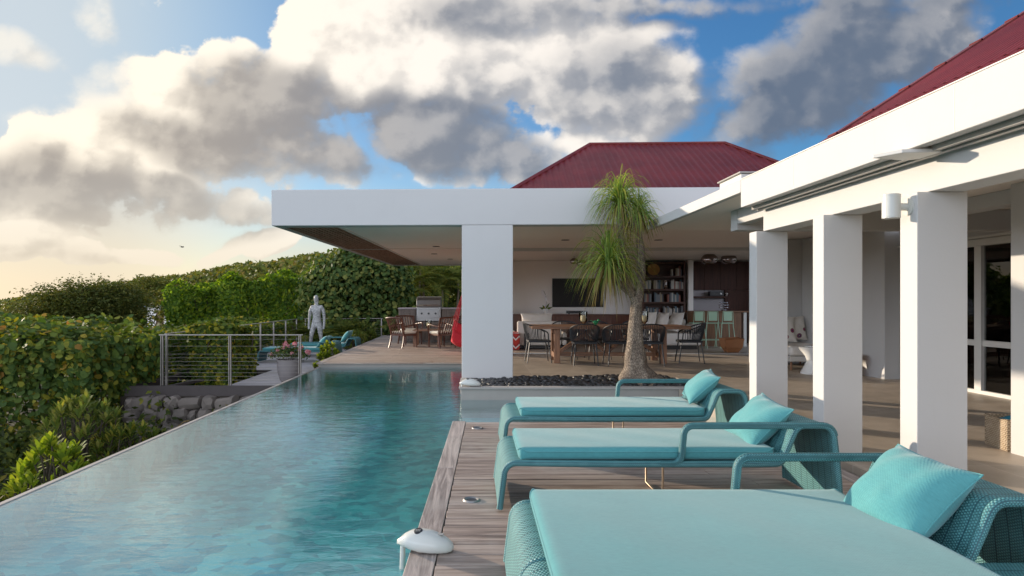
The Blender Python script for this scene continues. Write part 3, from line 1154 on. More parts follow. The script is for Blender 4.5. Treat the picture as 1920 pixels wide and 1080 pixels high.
# ------------------------------------------------------------ pavilion with the open living room
pav = thing('pavilion', 'white flat-roofed pavilion with one square pillar and a dark red hipped roof', 'pavilion', PAV_O, PAV_R)
BZ0, BZ1 = 2.58, 3.175
mb = MB()
mb.box(-3.15, 6.7, 0.0, 0.28, BZ0, BZ1)
mb.build('front_beam', 'white_render', pav, bevel=0.012)
mb = MB()
mb.box(0.0, 0.835, 0.0, 0.45, -0.05, BZ0 - 0.002)
mb.build('pillar', 'white_render', pav, bevel=0.010)
mb = MB()
mb.box(-3.15, -3.07, 0.285, 12.3, BZ0 + 0.004, BZ1 - 0.01)
mb.box(-3.065, 8.6, 12.2, 12.3, BZ0 + 0.004, BZ1 - 0.01)
mb.build('side_fascia', 'white_render', pav)
mb = MB()
mb.box(-3.065, 8.6, 0.285, 12.195, 2.80, 3.06)
mb.build('roof_slab', 'white_render', pav)
mb = MB()
mb.box(-2.10, 8.6, 0.285, 5.08, 2.615, 2.79)
mb.box(-2.10, 0.9, 5.20, 12.195, 2.615, 2.79)
mb.box(0.905, 8.6, 5.20, 9.4, 2.56, 2.79)
mb.build('ceiling', 'soffit_paint', pav)
mb = MB()
y = 0.30
while y < 12.15:
    mb.box(-3.06, -2.12, y, y + 0.042, 2.63, 2.70)
    y += 0.098
x = -3.045
while x < -2.13:
    mb.box(x, x + 0.026, 0.30, 12.15, 2.596, 2.628)
    x += 0.098
slat = mb.build('slat_panel', 'slat_brown', pav)
tag(slat, 'brown wooden lattice strip')
mb = MB()
mb.box(-3.06, -2.104, 5.07, 5.13, 2.588, 2.60)
mb.box(-2.115, -2.085, 0.29, 12.19, 2.585, 2.614)
mb.build('trim', 'white_paint', pav)
mb = MB()
mb.box(0.9, 6.80, 5.085, 5.195, 2.545, 2.62)
mb.build('door_track', 'white_paint', pav)
# walls of the living room
mb = MB()
mb.box(0.8, 5.16, 9.2, 9.4, 0.0, 2.555)
mb.box(0.8, 0.9, 8.2, 9.19, 0.0, 2.555)
mb.box(8.45, 8.6, 8.2, 9.19, 0.0, 2.555)
mb.box(5.16, 8.44, 9.25, 9.4, 0.0, 2.555)
mb.build('wall', 'warm_wall', pav)
mb = MB()
mb.box(6.27, 6.41, 8.80, 9.24, TZ, 2.55)
mb.build('partition', 'warm_wall', pav)
# right jamb of the opening with the stacked sliding panels
fr = MB()
fr.box(6.70, 6.80, 5.05, 5.20, TZ, 2.544)
fr.box(6.86, 6.93, 5.10, 5.15, TZ, 2.544)
fr.box(6.805, 6.855, 5.10, 5.15, TZ, TZ + 0.09)
fr.box(6.805, 6.855, 5.10, 5.15, 1.0, 1.06)
fr.box(0.9, 6.69, 5.08, 5.20, TZ - 0.01, TZ + 0.012)
fro = fr.build('door_frame', 'white_metal', pav)
gl = MB()
gl.box(6.806, 6.856, 5.12, 5.126, TZ + 0.092, 0.998)
gl.box(6.806, 6.856, 5.12, 5.126, 1.062, 2.54)
gl.build('pane', 'door_glass', fro)
# red hipped roof behind the parapet
e0, e1 = P2(0.04, 12.5), P2(8.2, 12.5)
r0, r1 = P2(2.89, 16.0), P2(6.23, 16.0)
EZ, RZ = 3.10, 5.26
ey, ry = e0[1], (r0[1] + r1[1]) / 2
ex0, ex1, rx0, rx1 = e0[0], e1[0], r0[0], r1[0]
mb = MB()
xsamp = np.arange(ex0, ex1, 0.0255)
for i, x in enumerate(xsamp):
    if x < rx0:
        t = (x - ex0) / (rx0 - ex0)
    elif x > rx1:
        t = (ex1 - x) / (ex1 - rx1)
    else:
        t = 1.0
    t = max(0.001, min(1, t))
    dz = 0.013 * math.sin(2 * PI * i / 6.0)
    mb.v.append((x, ey, EZ + dz))
    mb.v.append((x, ey + (ry - ey) * t, EZ + (RZ - EZ) * t + dz))
for i in range(len(xsamp) - 1):
    mb.f.append((2 * i, 2 * i + 2, 2 * i + 3, 2 * i + 1))
n = len(mb.v)
by = ry + (ry - ey)
mb.add([(ex0, ey, EZ), (rx0, ry, RZ - 0.02), (ex0, by, EZ)], [(0, 1, 2)])
mb.add([(ex1, ey, EZ), (ex1, by, EZ), (rx1, ry, RZ - 0.02)], [(0, 1, 2)])
mb.add([(ex0, by, EZ), (ex1, by, EZ), (rx1, ry, RZ - 0.02), (rx0, ry, RZ - 0.02)], [(3, 2, 1, 0)])
rf = mb.build('roof', 'red_roof', pav, True, angle=60)
mb = MB()
mb.tube([(ex0, ey, EZ + 0.01), (rx0, ry, RZ + 0.005)], 0.045, 8)
mb.tube([(rx0, ry, RZ + 0.005), (rx1, ry, RZ + 0.005)], 0.045, 8)
mb.tube([(rx1, ry, RZ + 0.005), (ex1, ey, EZ + 0.01)], 0.045, 8)
mb.build('ridge_cap', 'red_roof', rf, True)
# recessed downlights in the soffit
for (X, Y) in ((-1.1, 17.4), (-0.9, 15.0), (1.9, 13.4), (3.85, 13.4), (-0.75, 19.6)):
    x, y = P2(X, Y)
    mb = MB()
    mb.lathe([(0.085, -0.008), (0.085, 0.0), (0.05, 0.0), (0.045, -0.004)], (x, y, 2.614), 20)
    mb.build('downlight', 'charcoal', pav)

# ------------------------------------------------------------ villa wing with the colonnade
vil = thing('villa_wing', 'white villa wing with a row of square columns and a deep sunlit fascia', 'house', (2.95, 4.0, 0))
VO = Vector((2.95, 4.0, 0))


def vb(mb, x0, x1, y0, y1, z0, z1):
    mb.box(x0 - VO.x, x1 - VO.x, y0 - VO.y, y1 - VO.y, z0, z1)


CT = 2.074
for (yc, w) in ((6.70, 0.33), (5.41, 0.33), (4.265, 0.337), (3.05, 0.335)):
    mb = MB()
    vb(mb, 2.95, 2.95 + w, yc, yc + 0.175, TZ - 0.06, CT)
    mb.build('column', 'white_render', vil, bevel=0.006)
mb = MB()
vb(mb, 3.03, 3.27, -1.0, 6.72, CT + 0.001, 2.328)
mb.build('lintel_beam', 'white_render', vil, bevel=0.006)
mb = MB()
vb(mb, 2.79, 2.865, -1.0, 6.71, 2.322, 2.614)
mb.build('fascia', 'white_render', vil, bevel=0.006)
mb = MB()
for yy_ in (0.9, 2.3, 3.72, 5.6):
    vb(mb, 2.7886, 2.789, yy_, yy_ + 0.004, 2.324, 2.612)
vb(mb, 2.786, 2.80, -1.0, 6.71, 2.6145, 2.621)
mb.build('fascia_joint', 'soffit_paint', vil)
mb = MB()
vb(mb, 2.867, 6.94, -1.0, 6.71, 2.332, 2.60)
mb.build('ceiling', 'soffit_paint', vil)
mb = MB()
vb(mb, 2.90, 2.935, -1.0, 6.70, 2.296, 2.330)
vb(mb, 2.955, 2.990, -1.0, 6.70, 2.286, 2.330)
mb.build('awning_track', 'grey_track', vil)
mb = MB()
vb(mb, 2.79, 2.865, 6.715, 10.34, 2.482, 2.612)
mb.build('link_fascia', 'white_render', vil, bevel=0.006)
mb = MB()
y = 6.72
while y < 10.30:
    vb(mb, 2.87, 6.94, y, y + 0.098, 2.486, 2.505)
    y += 0.104
vb(mb, 2.87, 6.94, 6.715, 10.33, 2.512, 2.62)
mb.build('link_ceiling', 'soffit_paint', vil)
mb = MB()
vb(mb, 3.28, 6.93, 8.0, 8.2, 2.23, 2.484)
vb(mb, 3.28, 3.42, 6.73, 7.99, 2.30, 2.484)
vb(mb, 4.7, 4.9, -1.0, 6.70, 2.20, 2.33)
mb.build('cross_beam', 'white_render', vil, bevel=0.006)
mb = MB()
vb(mb, 6.70, 6.95, 10.46, 13.1, TZ - 0.05, 2.60)
vb(mb, 5.70, 6.95, 13.11, 13.3, TZ - 0.05, 2.60)
vb(mb, 6.955, 7.10, 10.46, 10.62, TZ - 0.05, 2.48)
vb(mb, 6.955, 7.10, 4.5, 10.45, 2.20, 2.48)
vb(mb, 4.53, 5.1, 0.5, 5.41, TZ - 0.05, 2.33)
mb.build('wall', 'white_render', vil, bevel=0.006)
mb = MB()
vb(mb, 10.3, 10.45, 3.0, 12.0, TZ, 2.48)
vb(mb, 7.12, 10.29, 10.9, 11.0, TZ, 2.48)
vb(mb, 7.12, 10.29, 3.62, 10.88, 2.42, 2.48)
mb.build('room_wall', 'door_interior', vil)
# sliding doors
fr = MB()
X0_, X1_ = 6.955, 7.02
vb(fr, X0_, X1_, 4.6, 10.44, 2.10, 2.195)
vb(fr, X0_, X1_, 4.6, 10.44, TZ, TZ + 0.05)
for (ya, yb) in ((10.30, 10.44), (8.78, 8.90), (7.0, 7.10), (5.2, 5.30)):
    vb(fr, X0_ - 0.01, X1_ + 0.01, ya, yb, TZ + 0.052, 2.098)
for (ya, yb) in ((8.905, 10.295), (7.105, 8.775), (5.305, 6.995)):
    vb(fr, X0_ + 0.01, X1_ - 0.01, ya, yb, 0.72, 0.80)
dr = fr.build('sliding_door', 'white_metal', vil, bevel=0.003)
gl = MB()
for (ya, yb) in ((8.905, 10.295), (7.105, 8.775), (5.305, 6.995)):
    vb(gl, 6.985, 6.990, ya, yb, TZ + 0.055, 0.718)
    vb(gl, 6.985, 6.990, ya, yb, 0.802, 2.095)
gl.build('pane', 'door_glass', dr)
mb = MB()
vb(mb, 6.90, 6.953, 4.6, 10.44, 2.205, 2.235)
vb(mb, 6.93, 6.953, 9.9, 10.25, 2.26, 2.44)
mb.build('blind_box', 'white_metal', vil)
# red corrugated roof, gable rake at the far end
PITCH = 0.645
mb = MB()
yl, yh = -2.5, 5.56
ysamp = np.arange(yl, yh, 0.0165)
XE, XM, XT = 2.80, 3.20, 6.6
EZ2 = 2.560
for part, (xa, xb, lift) in enumerate(((XE, XM + 0.1, 0.0), (XM, XT, 0.005))):
    o = len(mb.v)
    for i, y in enumerate(ysamp):
        dz = 0.010 * math.sin(2 * PI * i / 6.0)
        for x in (xa, xb):
            mb.v.append((x - VO.x, y - VO.y, EZ2 + PITCH * (x - XE) + dz + lift))
    for i in range(len(ysamp) - 1):
        mb.f.append((o + 2 * i, o + 2 * i + 1, o + 2 * i + 3, o + 2 * i + 2))
rf = mb.build('roof', 'red_roof', vil, True, angle=60)
mb = MB()
mb.bar((2.89 - VO.x, yh - 0.02 - VO.y, EZ2 + 0.018 + PITCH * (2.89 - XE)), (XT - VO.x, yh - 0.02 - VO.y, EZ2 + 0.018 + PITCH * (XT - XE)), 0.13, 0.02)
x = XE + 0.3
while x < XT:
    zc = EZ2 + 0.030 + PITCH * (x - XE)
    mb.tube([(x - VO.x, yh - 0.085 - VO.y, zc), (x - VO.x, yh + 0.046 - VO.y, zc)], 0.011, 6)
    x += 0.31
mb.build('rake_cap', 'red_roof', rf)
mb = MB()
mb.add([(XT - VO.x, yl - VO.y, EZ2 + PITCH * (XT - XE)), (XT - VO.x, yh - VO.y, EZ2 + PITCH * (XT - XE)),
        (10.3 - VO.x, yh - VO.y, EZ2), (10.3 - VO.x, yl - VO.y, EZ2)], [(0, 1, 2, 3)])
mb.add([(XE - VO.x, yh - VO.y - 0.02, EZ2), (XT - VO.x, yh - VO.y - 0.02, EZ2 + PITCH * (XT - XE)), (10.3 - VO.x, yh - VO.y - 0.02, EZ2)], [(0, 1, 2)])
mb.build('gable', 'red_roof', rf)

# little things fixed to the wing
t = thing('roof_box', 'small white box with a grey lid on the link roof beside the pavilion', 'roof vent', (2.98, 7.15, 2.632))
mb = MB()
mb.box(-0.13, 0.14, -0.30, 0.30, 0.0, 0.075)
mb.build('body', 'white_paint', t, bevel=0.01)
mb = MB()
mb.box(-0.15, 0.16, -0.32, 0.32, 0.078, 0.095)
mb.build('lid', 'grey_track', t, bevel=0.004)
mb = MB()
mb.tube([(0.0, -0.31, 0.03), (0.0, -0.7, 0.04), (0.05, -0.9, 0.0)], 0.022, 8)
mb.build('pipe', 'grey_track', t, True)

t = thing('bracket_plate', 'flat white tapered plate jutting out under the long fascia', 'bracket', (2.95, 4.17, 2.300))
mb = MB()
poly = [(-0.32, 0.06), (-0.23, -0.10), (0.05, -0.13), (0.06, 0.05), (-0.06, 0.13)]
mb.prism(poly, -0.012, 0.012)
mb.build('plate', 'white_paint', t, bevel=0.004)
mb = MB()
mb.box(-0.10, 0.0, -0.10, 0.02, 0.0125, 0.03)
mb.build('clamp', 'grey_track', t)

# spot lamp on the third column
t = thing('wall_lamp', 'white cylinder wall lamp on a short arm, fixed to the nearest column', 'wall lamp', (2.95, 4.35, 1.985))
mb = MB()
mb.lathe([(0.052, -0.012), (0.058, -0.012), (0.058, 0.0), (0.0, 0.0)], (0, 0, 0), 24)
for i in range(len(mb.v)):
    x, y, z = mb.v[i]
    mb.v[i] = (z - 0.0, y, x)
mb.build('base', 'white_plastic', t, True)
mb = MB()
mb.cyl((-0.005, 0, 0), (-0.07, 0, 0), 0.026, 0.026, 16)
mb.build('arm', 'white_plastic', t, True)
mb = MB()
mb.lathe([(0.038, -0.078), (0.056, -0.078), (0.056, -0.072), (0.0545, -0.071), (0.056, -0.070), (0.056, 0.070), (0.0545, 0.071),
          (0.056, 0.072), (0.056, 0.082), (0.050, 0.085)], (-0.118, 0, 0), 28)
mb.build('shade', 'white_plastic', t, True)

# ------------------------------------------------------------ loungers
def arc(c, r, a0, a1, n):
    return [(c[0] + r * math.cos(R(a0 + (a1 - a0) * i / n)), c[1] + r * math.sin(R(a0 + (a1 - a0) * i / n))) for i in range(n + 1)]


def lounger_profile():
    """side line of the woven sheet, (x, z), from the foot end on the floor to the back end on the floor"""
    p = [(0.0, 0.02), (0.012, 0.12), (0.025, 0.22)]
    p += arc((0.105, 0.235), 0.078, 172, 90, 7)
    p += [(0.4, 0.309), (0.8, 0.305), (1.3, 0.305), (1.62, 0.305), (1.74, 0.307)]
    p += arc((1.755, 0.362), 0.055, -82, -18, 5)
    p += [(1.845, 0.43), (1.868, 0.487)]
    p += arc((1.945, 0.475), 0.075, 162, 90, 6)
    p += arc((2.055, 0.475), 0.075, 90, 8, 6)
    p += [(2.145, 0.36), (2.160, 0.2), (2.170, 0.02)]
    return p


def sheet(prof, y0, y1, th=0.026, ny=2):
    """thick woven sheet swept across y, UV in metres"""
    mb = MB()
    uv = []
    P = [Vector((x, 0, z)) for x, z in prof]
    m = len(P)
    L = [0.0]
    for i in range(1, m):
        L.append(L[-1] + (P[i] - P[i - 1]).length)
    nor = []
    for i in range(m):
        d = (P[min(i + 1, m - 1)] - P[max(i - 1, 0)]).normalized()
        nor.append(Vector((-d.z, 0, d.x)))
    for side in (1, -1):
        for i in range(m):
            for j in range(ny + 1):
                y = y0 + (y1 - y0) * j / ny
                q = P[i] + nor[i] * (side * th / 2)
                mb.v.append((q.x, y, q.z))
                uv.append((L[i], y))
    k = ny + 1
    for i in range(m - 1):
        for j in range(ny):
            a = i * k + j
            mb.f.append((a, a + k, a + k + 1, a + 1))
            b = m * k + a
            mb.f.append((b, b + 1, b + k + 1, b + k))
    for i in range(m - 1):
        a, b = i * k, m * k + i * k
        mb.f.append((a, b, b + k, a + k))
        a, b = i * k + ny, m * k + i * k + ny
        mb.f.append((a, a + k, b + k, b))
    for (i, fl) in ((0, 0), (m - 1, 1)):
        for j in range(ny):
            a, b = i * k + j, m * k + i * k + j
            mb.f.append((a, a + 1, b + 1, b))
    mb.uv = uv
    return mb


def woven_tube(pts, r, n=10):
    mb = MB()
    mb.tube(pts, r, n)
    L = [0.0]
    for i in range(1, len(pts)):
        L.append(L[-1] + (Vector(pts[i]) - Vector(pts[i - 1])).length)
    uv = []
    for i in range(len(pts)):
        for k in range(n):
            uv.append((L[i], k / n * 2 * PI * r * 1.4))
    mb.uv = uv
    return mb


def resample(pts, step=0.03):
    out = [Vector(pts[0])]
    for i in range(1, len(pts)):
        a, b = Vector(pts[i - 1]), Vector(pts[i])
        k = max(1, int((b - a).length / step))
        for j in range(1, k + 1):
            out.append(a.lerp(b, j / k))
    return out


def mattress_mesh(x0, x1, y0, y1, z0, z1):
    """soft slab with rounded plan corners, rolled edges and a slightly crowned top"""
    mb = MB()
    nx, ny = 44, 26
    rad = 0.035
    hw, hd = (x1 - x0) / 2, (y1 - y0) / 2
    cx, cy = (x0 + x1) / 2, (y0 + y1) / 2

    def corner(u, v):
        # round the plan corners
        px, py = u * hw, v * hd
        rc = 0.06
        ax, ay = abs(px) - (hw - rc), abs(py) - (hd - rc)
        if ax > 0 and ay > 0:
            l = max(ax, ay)
            h = math.hypot(ax, ay)
            px = math.copysign(hw - rc + ax / h * l, px)
            py = math.copysign(hd - rc + ay / h * l, py)
        return px, py

    def spread(t):
        return math.copysign(1 - (1 - abs(t)) ** 1.6, t)
    for side in (1, -1):
        for j in range(ny + 1):
            for i in range(nx + 1):
                u, v = spread(i / nx * 2 - 1), spread(j / ny * 2 - 1)
                px, py = corner(u, v)
                e = min(hw - abs(px), hd - abs(py))
                h2 = (z1 - z0) / 2
                k = min(1.0, max(0.0, e) / rad)
                f = math.sqrt(max(0.0, 1 - (1 - k) ** 2))
                z = h2 * 0.36 + h2 * 0.64 * f
                if side > 0:
                    z += 0.006 * (1 - u * u) * (1 - v * v) + 0.0025 * math.sin(u * 9 + v * 4) * (1 - v * v)
                mb.v.append((cx + px, cy + py, (z0 + z1) / 2 + side * z))
    k = nx + 1
    n1 = k * (ny + 1)
    for j in range(ny):
        for i in range(nx):
            a = j * k + i
            mb.f.append((a, a + 1, a + k + 1, a + k))
            mb.f.append((n1 + a, n1 + a + k, n1 + a + k + 1, n1 + a + 1))
    rim = [i for i in range(nx)] + [j * k + nx for j in range(ny)] + [ny * k + i for i in range(nx, 0, -1)] + [j * k for j in range(ny, 0, -1)]
    for q in range(len(rim)):
        a, b = rim[q], rim[(q + 1) % len(rim)]
        mb.f.append((a, n1 + a, n1 + b, b))
    piping = [Vector(mb.v[i]) for i in rim]
    return mb, piping


def pillow_mesh(w, h, d, seed=0, n=26):
    """stuffed square cushion, pinched corners, a few dents"""
    r = random.Random(seed)
    mb = MB()
    dents = [(r.uniform(-0.5, 0.5), r.uniform(-0.5, 0.5), r.uniform(0.12, 0.3), r.uniform(-0.07, 0.05)) for _ in range(7)]
    for side in (1, -1):
        for j in range(n + 1):
            for i in range(n + 1):
                u, v = i / n * 2 - 1, j / n * 2 - 1
                b = max(0.0, (1 - abs(u) ** 2.6) * (1 - abs(v) ** 2.6))
                z = d / 2 * b ** 0.62
                for (a, c, s, amp) in dents:
                    z += amp * d * math.exp(-((u - a) ** 2 + (v - c) ** 2) / (s * s)) * b
                # wrinkles running in from the seams
                z += 0.022 * d / 0.16 * math.sin(7 * u + 4 * v + side + 2 * u * v) * b * (1 - b)
                pu = 1 - 0.085 * (1 - v * v) * (1 if abs(u) > 0.0 else 1) * abs(u) ** 2
                pv = 1 - 0.085 * (1 - u * u) * abs(v) ** 2
                mb.v.append((u * pu * w / 2, v * pv * h / 2, side * (z + 0.002)))
    k = n + 1
    n1 = k * k
    for j in range(n):
        for i in range(n):
            a = j * k + i
            mb.f.append((a, a + 1, a + k + 1, a + k))
            mb.f.append((n1 + a, n1 + a + k, n1 + a + k + 1, n1 + a + 1))
    rim = [i for i in range(n)] + [j * k + n for j in range(n)] + [n * k + i for i in range(n, 0, -1)] + [j * k for j in range(n, 0, -1)]
    for q in range(len(rim)):
        a, b = rim[q], rim[(q + 1) % len(rim)]
        mb.f.append((a, n1 + a, n1 + b, b))
    seam = [(Vector(mb.v[i]) + Vector(mb.v[n1 + i])) / 2 for i in rim]
    return mb, seam


LW = 0.76
PROF = lounger_profile()


def rim_path(y, prof=None, cut=None):
    p = [(x, y, z) for x, z in (prof or PROF)]
    return resample(p, 0.04)


def arm_path(y):
    """rim that leaves the seat, rises, runs level and comes down behind the back"""
    p = [(1.02, y, 0.306), (1.10, y, 0.306)]
    p += [(x, y, z) for x, z in arc((1.10, 0.366), 0.06, -90, -4, 5)]
    p += [(1.170, y, 0.47)]
    p += [(x, y, z) for x, z in arc((1.232, 0.490), 0.060, 172, 90, 5)]
    p += [(1.5, y, 0.551), (1.8, y, 0.551), (2.05, y, 0.551)]
    p += [(x, y, z) for x, z in arc((2.06, 0.476), 0.075, 88, 8, 5)]
    return resample(p, 0.04)


def make_lounger(name, label, loc, arm_y, mat0=0.13, mat1=1.78, group='turquoise woven loungers on the pool deck', wide=False, rz=0):
    t = thing(name, label, 'sun lounger', loc, rz, group)
    mb = sheet(PROF, 0.03, LW - 0.03)
    mb.build('woven_shell', 'turquoise_weave', t, True, angle=50)
    for y in (0.02, LW - 0.02):
        woven_tube(rim_path(y), 0.021).build('rim', 'turquoise_weave', t, True)
    if arm_y is not None:
        woven_tube(arm_path(arm_y), 0.022).build('armrest', 'turquoise_weave', t, True)
    lg = MB()
    lg.tube(resample([(1.105, 0.24, 0.29), (1.105, 0.24, 0.012), (1.105, 0.66, 0.012), (1.105, 0.66, 0.29)], 0.2), 0.0075, 8)
    lg.build('leg', 'brass_rod', t, True)
    if wide:
        prof2 = [(x, z) for x, z in PROF[:14]] + [(1.9, 0.305)] + arc((2.12, 0.230), 0.075, 90, 0, 6) + [(2.20, 0.12), (2.205, 0.02)]
        w2 = sheet(prof2, -0.80, -0.005)
        w2.build('side_shell', 'turquoise_weave', t, True, angle=50)
        woven_tube(rim_path(-0.82, prof2), 0.021).build('rim', 'turquoise_weave', t, True)
        mm, pip = mattress_mesh(mat0, 1.66, -0.78, LW - 0.05, 0.325, 0.405)
    else:
        mm, pip = mattress_mesh(mat0, mat1, 0.045, LW - 0.045, 0.322, 0.402)
    ma = mm.build('mattress', 'turquoise_fabric', t, True, angle=70)
    pm = MB()
    pm.tube(pip, 0.0045, 6, closed=True)
    pm.build('piping', 'turquoise_fabric', ma, True)
    return t


l3 = make_lounger('sun_lounger', 'farthest turquoise woven lounger on the pool deck, beside the planter wall', (0.25, 5.60, 0.0), LW - 0.02, 0.15, 1.80)
l2 = make_lounger('sun_lounger', 'middle turquoise woven lounger on the pool deck, armrest on its near side', (0.16, 4.06, 0.0), 0.02, 0.12, 1.78)
l1 = make_lounger('sun_lounger', 'large double turquoise daybed with a wide mattress, nearest on the pool deck', (0.165, 2.52, 0.0), LW - 0.02, 0.11, 1.78, wide=True)


def make_pillow(label, loc, rot, w=0.50, h=0.40, d=0.16, seed=1, mat='turquoise_pillow', name='throw_pillow', group=None, cat='pillow'):
    t = thing(name, label, cat, loc, 0, group)
    mb, seam = pillow_mesh(w, h, d, seed)
    c = mb.build('cover', mat, t, True, angle=70)
    pm = MB()
    pm.tube(seam, 0.004, 6, closed=True)
    p = pm.build('seam', mat, t, True)
    t.rotation_euler = rot
    return t


PG = 'turquoise pillows on the loungers'
# rotation order: stand the cushion up, lean it back, turn it
def lean(tilt, yaw, roll=0.0):
    m = Matrix.Rotation(R(yaw), 3, 'Z') @ Matrix.Rotation(R(-tilt), 3, 'Y') @ Matrix.Rotation(R(roll), 3, 'X')
    base = Matrix(((0, 0, 1), (1, 0, 0), (0, 1, 0)))     # local x -> world y, y -> z, z -> x
    return (m @ base).to_euler()


make_pillow('turquoise pillow leaning on the back of the farthest pool lounger', (2.11, 5.98, 0.55), lean(-47, -8, 4), 0.50, 0.36, 0.17, 3, group=PG)
make_pillow('turquoise pillow on the middle pool lounger, behind its long armrest', (1.955, 4.43, 0.520), lean(-44, 2, 6), 0.50, 0.38, 0.17, 5, group=PG)
make_pillow('big turquoise pillow on the double daybed in front', (1.90, 2.83, 0.495), lean(-44, 8, 4), 0.46, 0.43, 0.22, 8, group=PG)


# ------------------------------------------------------------ pool alarms, deck lights, small things by the pool
def pool_alarm(label, loc, rz):
    t = thing('pool_alarm', label, 'pool alarm', loc, rz, 'white pool alarms')
    t.scale = (0.78, 0.92, 0.92)
    # body: long drop shape, beak over the water at -x
    mb = MB()
    st = [(-0.205, 0.004, 0.030, 0.058), (-0.19, 0.022, 0.034, 0.066), (-0.15, 0.052, 0.030, 0.095), (-0.10, 0.074, 0.016, 0.116), (-0.03, 0.086, 0.004, 0.124),
          (0.04, 0.086, 0.002, 0.116), (0.10, 0.076, 0.002, 0.098), (0.15, 0.058, 0.004, 0.074), (0.182, 0.036, 0.010, 0.052), (0.194, 0.010, 0.020, 0.036)]
    n = 20
    for (x, hw, zb, zt) in st:
        for k in range(n):
            a = 2 * PI * k / n
            cy, sz_ = math.cos(a), math.sin(a)
            yv = hw * math.copysign(abs(cy) ** 0.8, cy)
            zm, hz = (zt * 0.38 + zb * 0.62), 0
            z = zm + (zt - zm) * sz_ if sz_ >= 0 else zm + (zm - zb) * math.copysign(abs(sz_) ** 0.6, sz_)
            mb.v.append((x, yv, z))
    for i in range(len(st) - 1):
        for k in range(n):
            mb.f.append((i * n + k, i * n + (k + 1) % n, (i + 1) * n + (k + 1) % n, (i + 1) * n + k))
    mb.f.append(tuple(range(n - 1, -1, -1)))
    mb.f.append(tuple((len(st) - 1) * n + k for k in range(n)))
    mb.build('shell', 'white_plastic', t, True, angle=80)
    mb = MB()
    mb.lathe([(0.0001, 0.004), (0.026, 0.003), (0.030, 0.0), (0.030, -0.004)], (0, 0, 0), 24)
    kp = mb.build('keypad', 'black_plastic', t, True)
    kp.location = (-0.05, -0.018, 0.1215)
    kp.rotation_euler = (R(14), R(-3), 0)
    mb = MB()
    for i in range(3):
        for j in range(2):
            mb.box(-0.016 + i * 0.012, -0.008 + i * 0.012, -0.010 + j * 0.012, -0.004 + j * 0.012, 0.0034, 0.0046)
    k2 = mb.build('button', 'grey_track', kp)
    mb = MB()
    mb.cyl((-0.165, 0.0, 0.04), (-0.165, 0.0, -0.115), 0.016, 0.022, 16)
    mb.build('probe', 'white_plastic', t, True)
    mb = MB()
    mb.box(0.085, 0.125, -0.012, 0.012, 0.098, 0.106)
    mb.build('latch', 'grey_track', t, bevel=0.003)
    return t


pool_alarm('white beaked pool alarm with a round black keypad on the deck edge in front', (-0.262, 3.45, 0.0), R(-8))
pool_alarm('white pool alarm on the corner of the planter wall under the pillar', (-0.06, 9.40, 0.089), R(4))

for (x, y, lab) in ((-0.02, 4.32, 'round steel deck light in the boards near the middle lounger foot'),
                    (0.03, 6.75, 'round steel deck light in the boards near the far end of the deck')):
    t = thing('deck_light', lab, 'deck light', (x, y, 0.0), 0, 'round deck lights')
    mb = MB()
    mb.lathe([(0.036, 0.0), (0.044, 0.009), (0.052, 0.011), (0.058, 0.006), (0.060, 0.0015)], (0, 0, 0), 28)
    mb.build('ring', 'steel', t, True)
    mb = MB()
    mb.lathe([(0.0001, 0.003), (0.036, 0.003), (0.036, 0.001)], (0, 0, 0), 24)
    mb.build('lens', 'black_plastic', t, True)

# pebbles: nobody could count them
mb = MB()
bm = bmesh.new()
bmesh.ops.create_icosphere(bm, subdivisions=2, radius=1.0)
IV = [v.co.copy() for v in bm.verts]
IF = [tuple(v.index for v in f.verts) for f in bm.faces]
bm.free()
for i in range(1500):
    x = rng.uniform(-0.05, 3.22)
    y = rng.uniform(9.47, 10.66)
    if 0 <= P2(x, y)[0] <= 0.86 and P2(x, y)[1] > -0.05:
        continue
    s = rng.uniform(0.028, 0.052)
    hgt = 0.040 + rng.uniform(0, 0.045) + 0.05 * max(0, 1 - math.hypot(x - 2.45, y - 10.1) / 0.9)
    m = Matrix.Rotation(rng.uniform(0, 2 * PI), 3, 'Z') @ Matrix.Rotation(rng.uniform(-0.5, 0.5), 3, 'X')
    sc = Vector((s * rng.uniform(1.0, 1.5), s, s * rng.uniform(0.5, 0.75)))
    mb.add([m @ Vector((p.x * sc.x, p.y * sc.y, p.z * sc.z)) + Vector((x, y, hgt)) for p in IV], IF)
tag(mb.build('pebbles', 'pebble', None, True, angle=80), 'dark rounded pebbles filling the planter around the pillar and palm', 'pebbles', kind='stuff')

# ------------------------------------------------------------ dining set under the pavilion
def legs4(mb_pts, r0, r1, mat, parent, n=8):
    for a, b in mb_pts:
        mb = MB()
        mb.cyl(b, a, r1, r0, n)
        mb.build('leg', mat, parent, True)


tx, ty = 2.78, 13.45
table = thing('dining_table', 'long rustic teak dining table with cross braces under the pavilion', 'table', (tx, ty, TZ), PAV_R)
mb = MB()
for k in range(7):
    mb.box(-1.60 + rng.uniform(-.004, .004), 1.60 + rng.uniform(-.004, .004), -0.5 + k * 0.1437, -0.5 + k * 0.1437 + 0.139, 0.705, 0.765)
mb.build('tabletop', 'teak', table, bevel=0.004)
for sx in (-1, 1):
    for sy in (-1, 1):
        mb = MB()
        mb.box(sx * 1.08 - 0.06, sx * 1.08 + 0.06, sy * 0.36 - 0.055, sy * 0.36 + 0.055, 0.0, 0.70)
        mb.build('leg', 'teak_upright', table, bevel=0.005)
mb = MB()
for sx in (-1, 1):
    mb.box(sx * 1.08 - 0.05, sx * 1.08 + 0.05, -0.30, 0.30, 0.10, 0.20)
    mb.box(sx * 1.08 - 0.05, sx * 1.08 + 0.05, -0.30, 0.30, 0.60, 0.70)
mb.box(-1.02, 1.02, -0.045, 0.045, 0.12, 0.20)
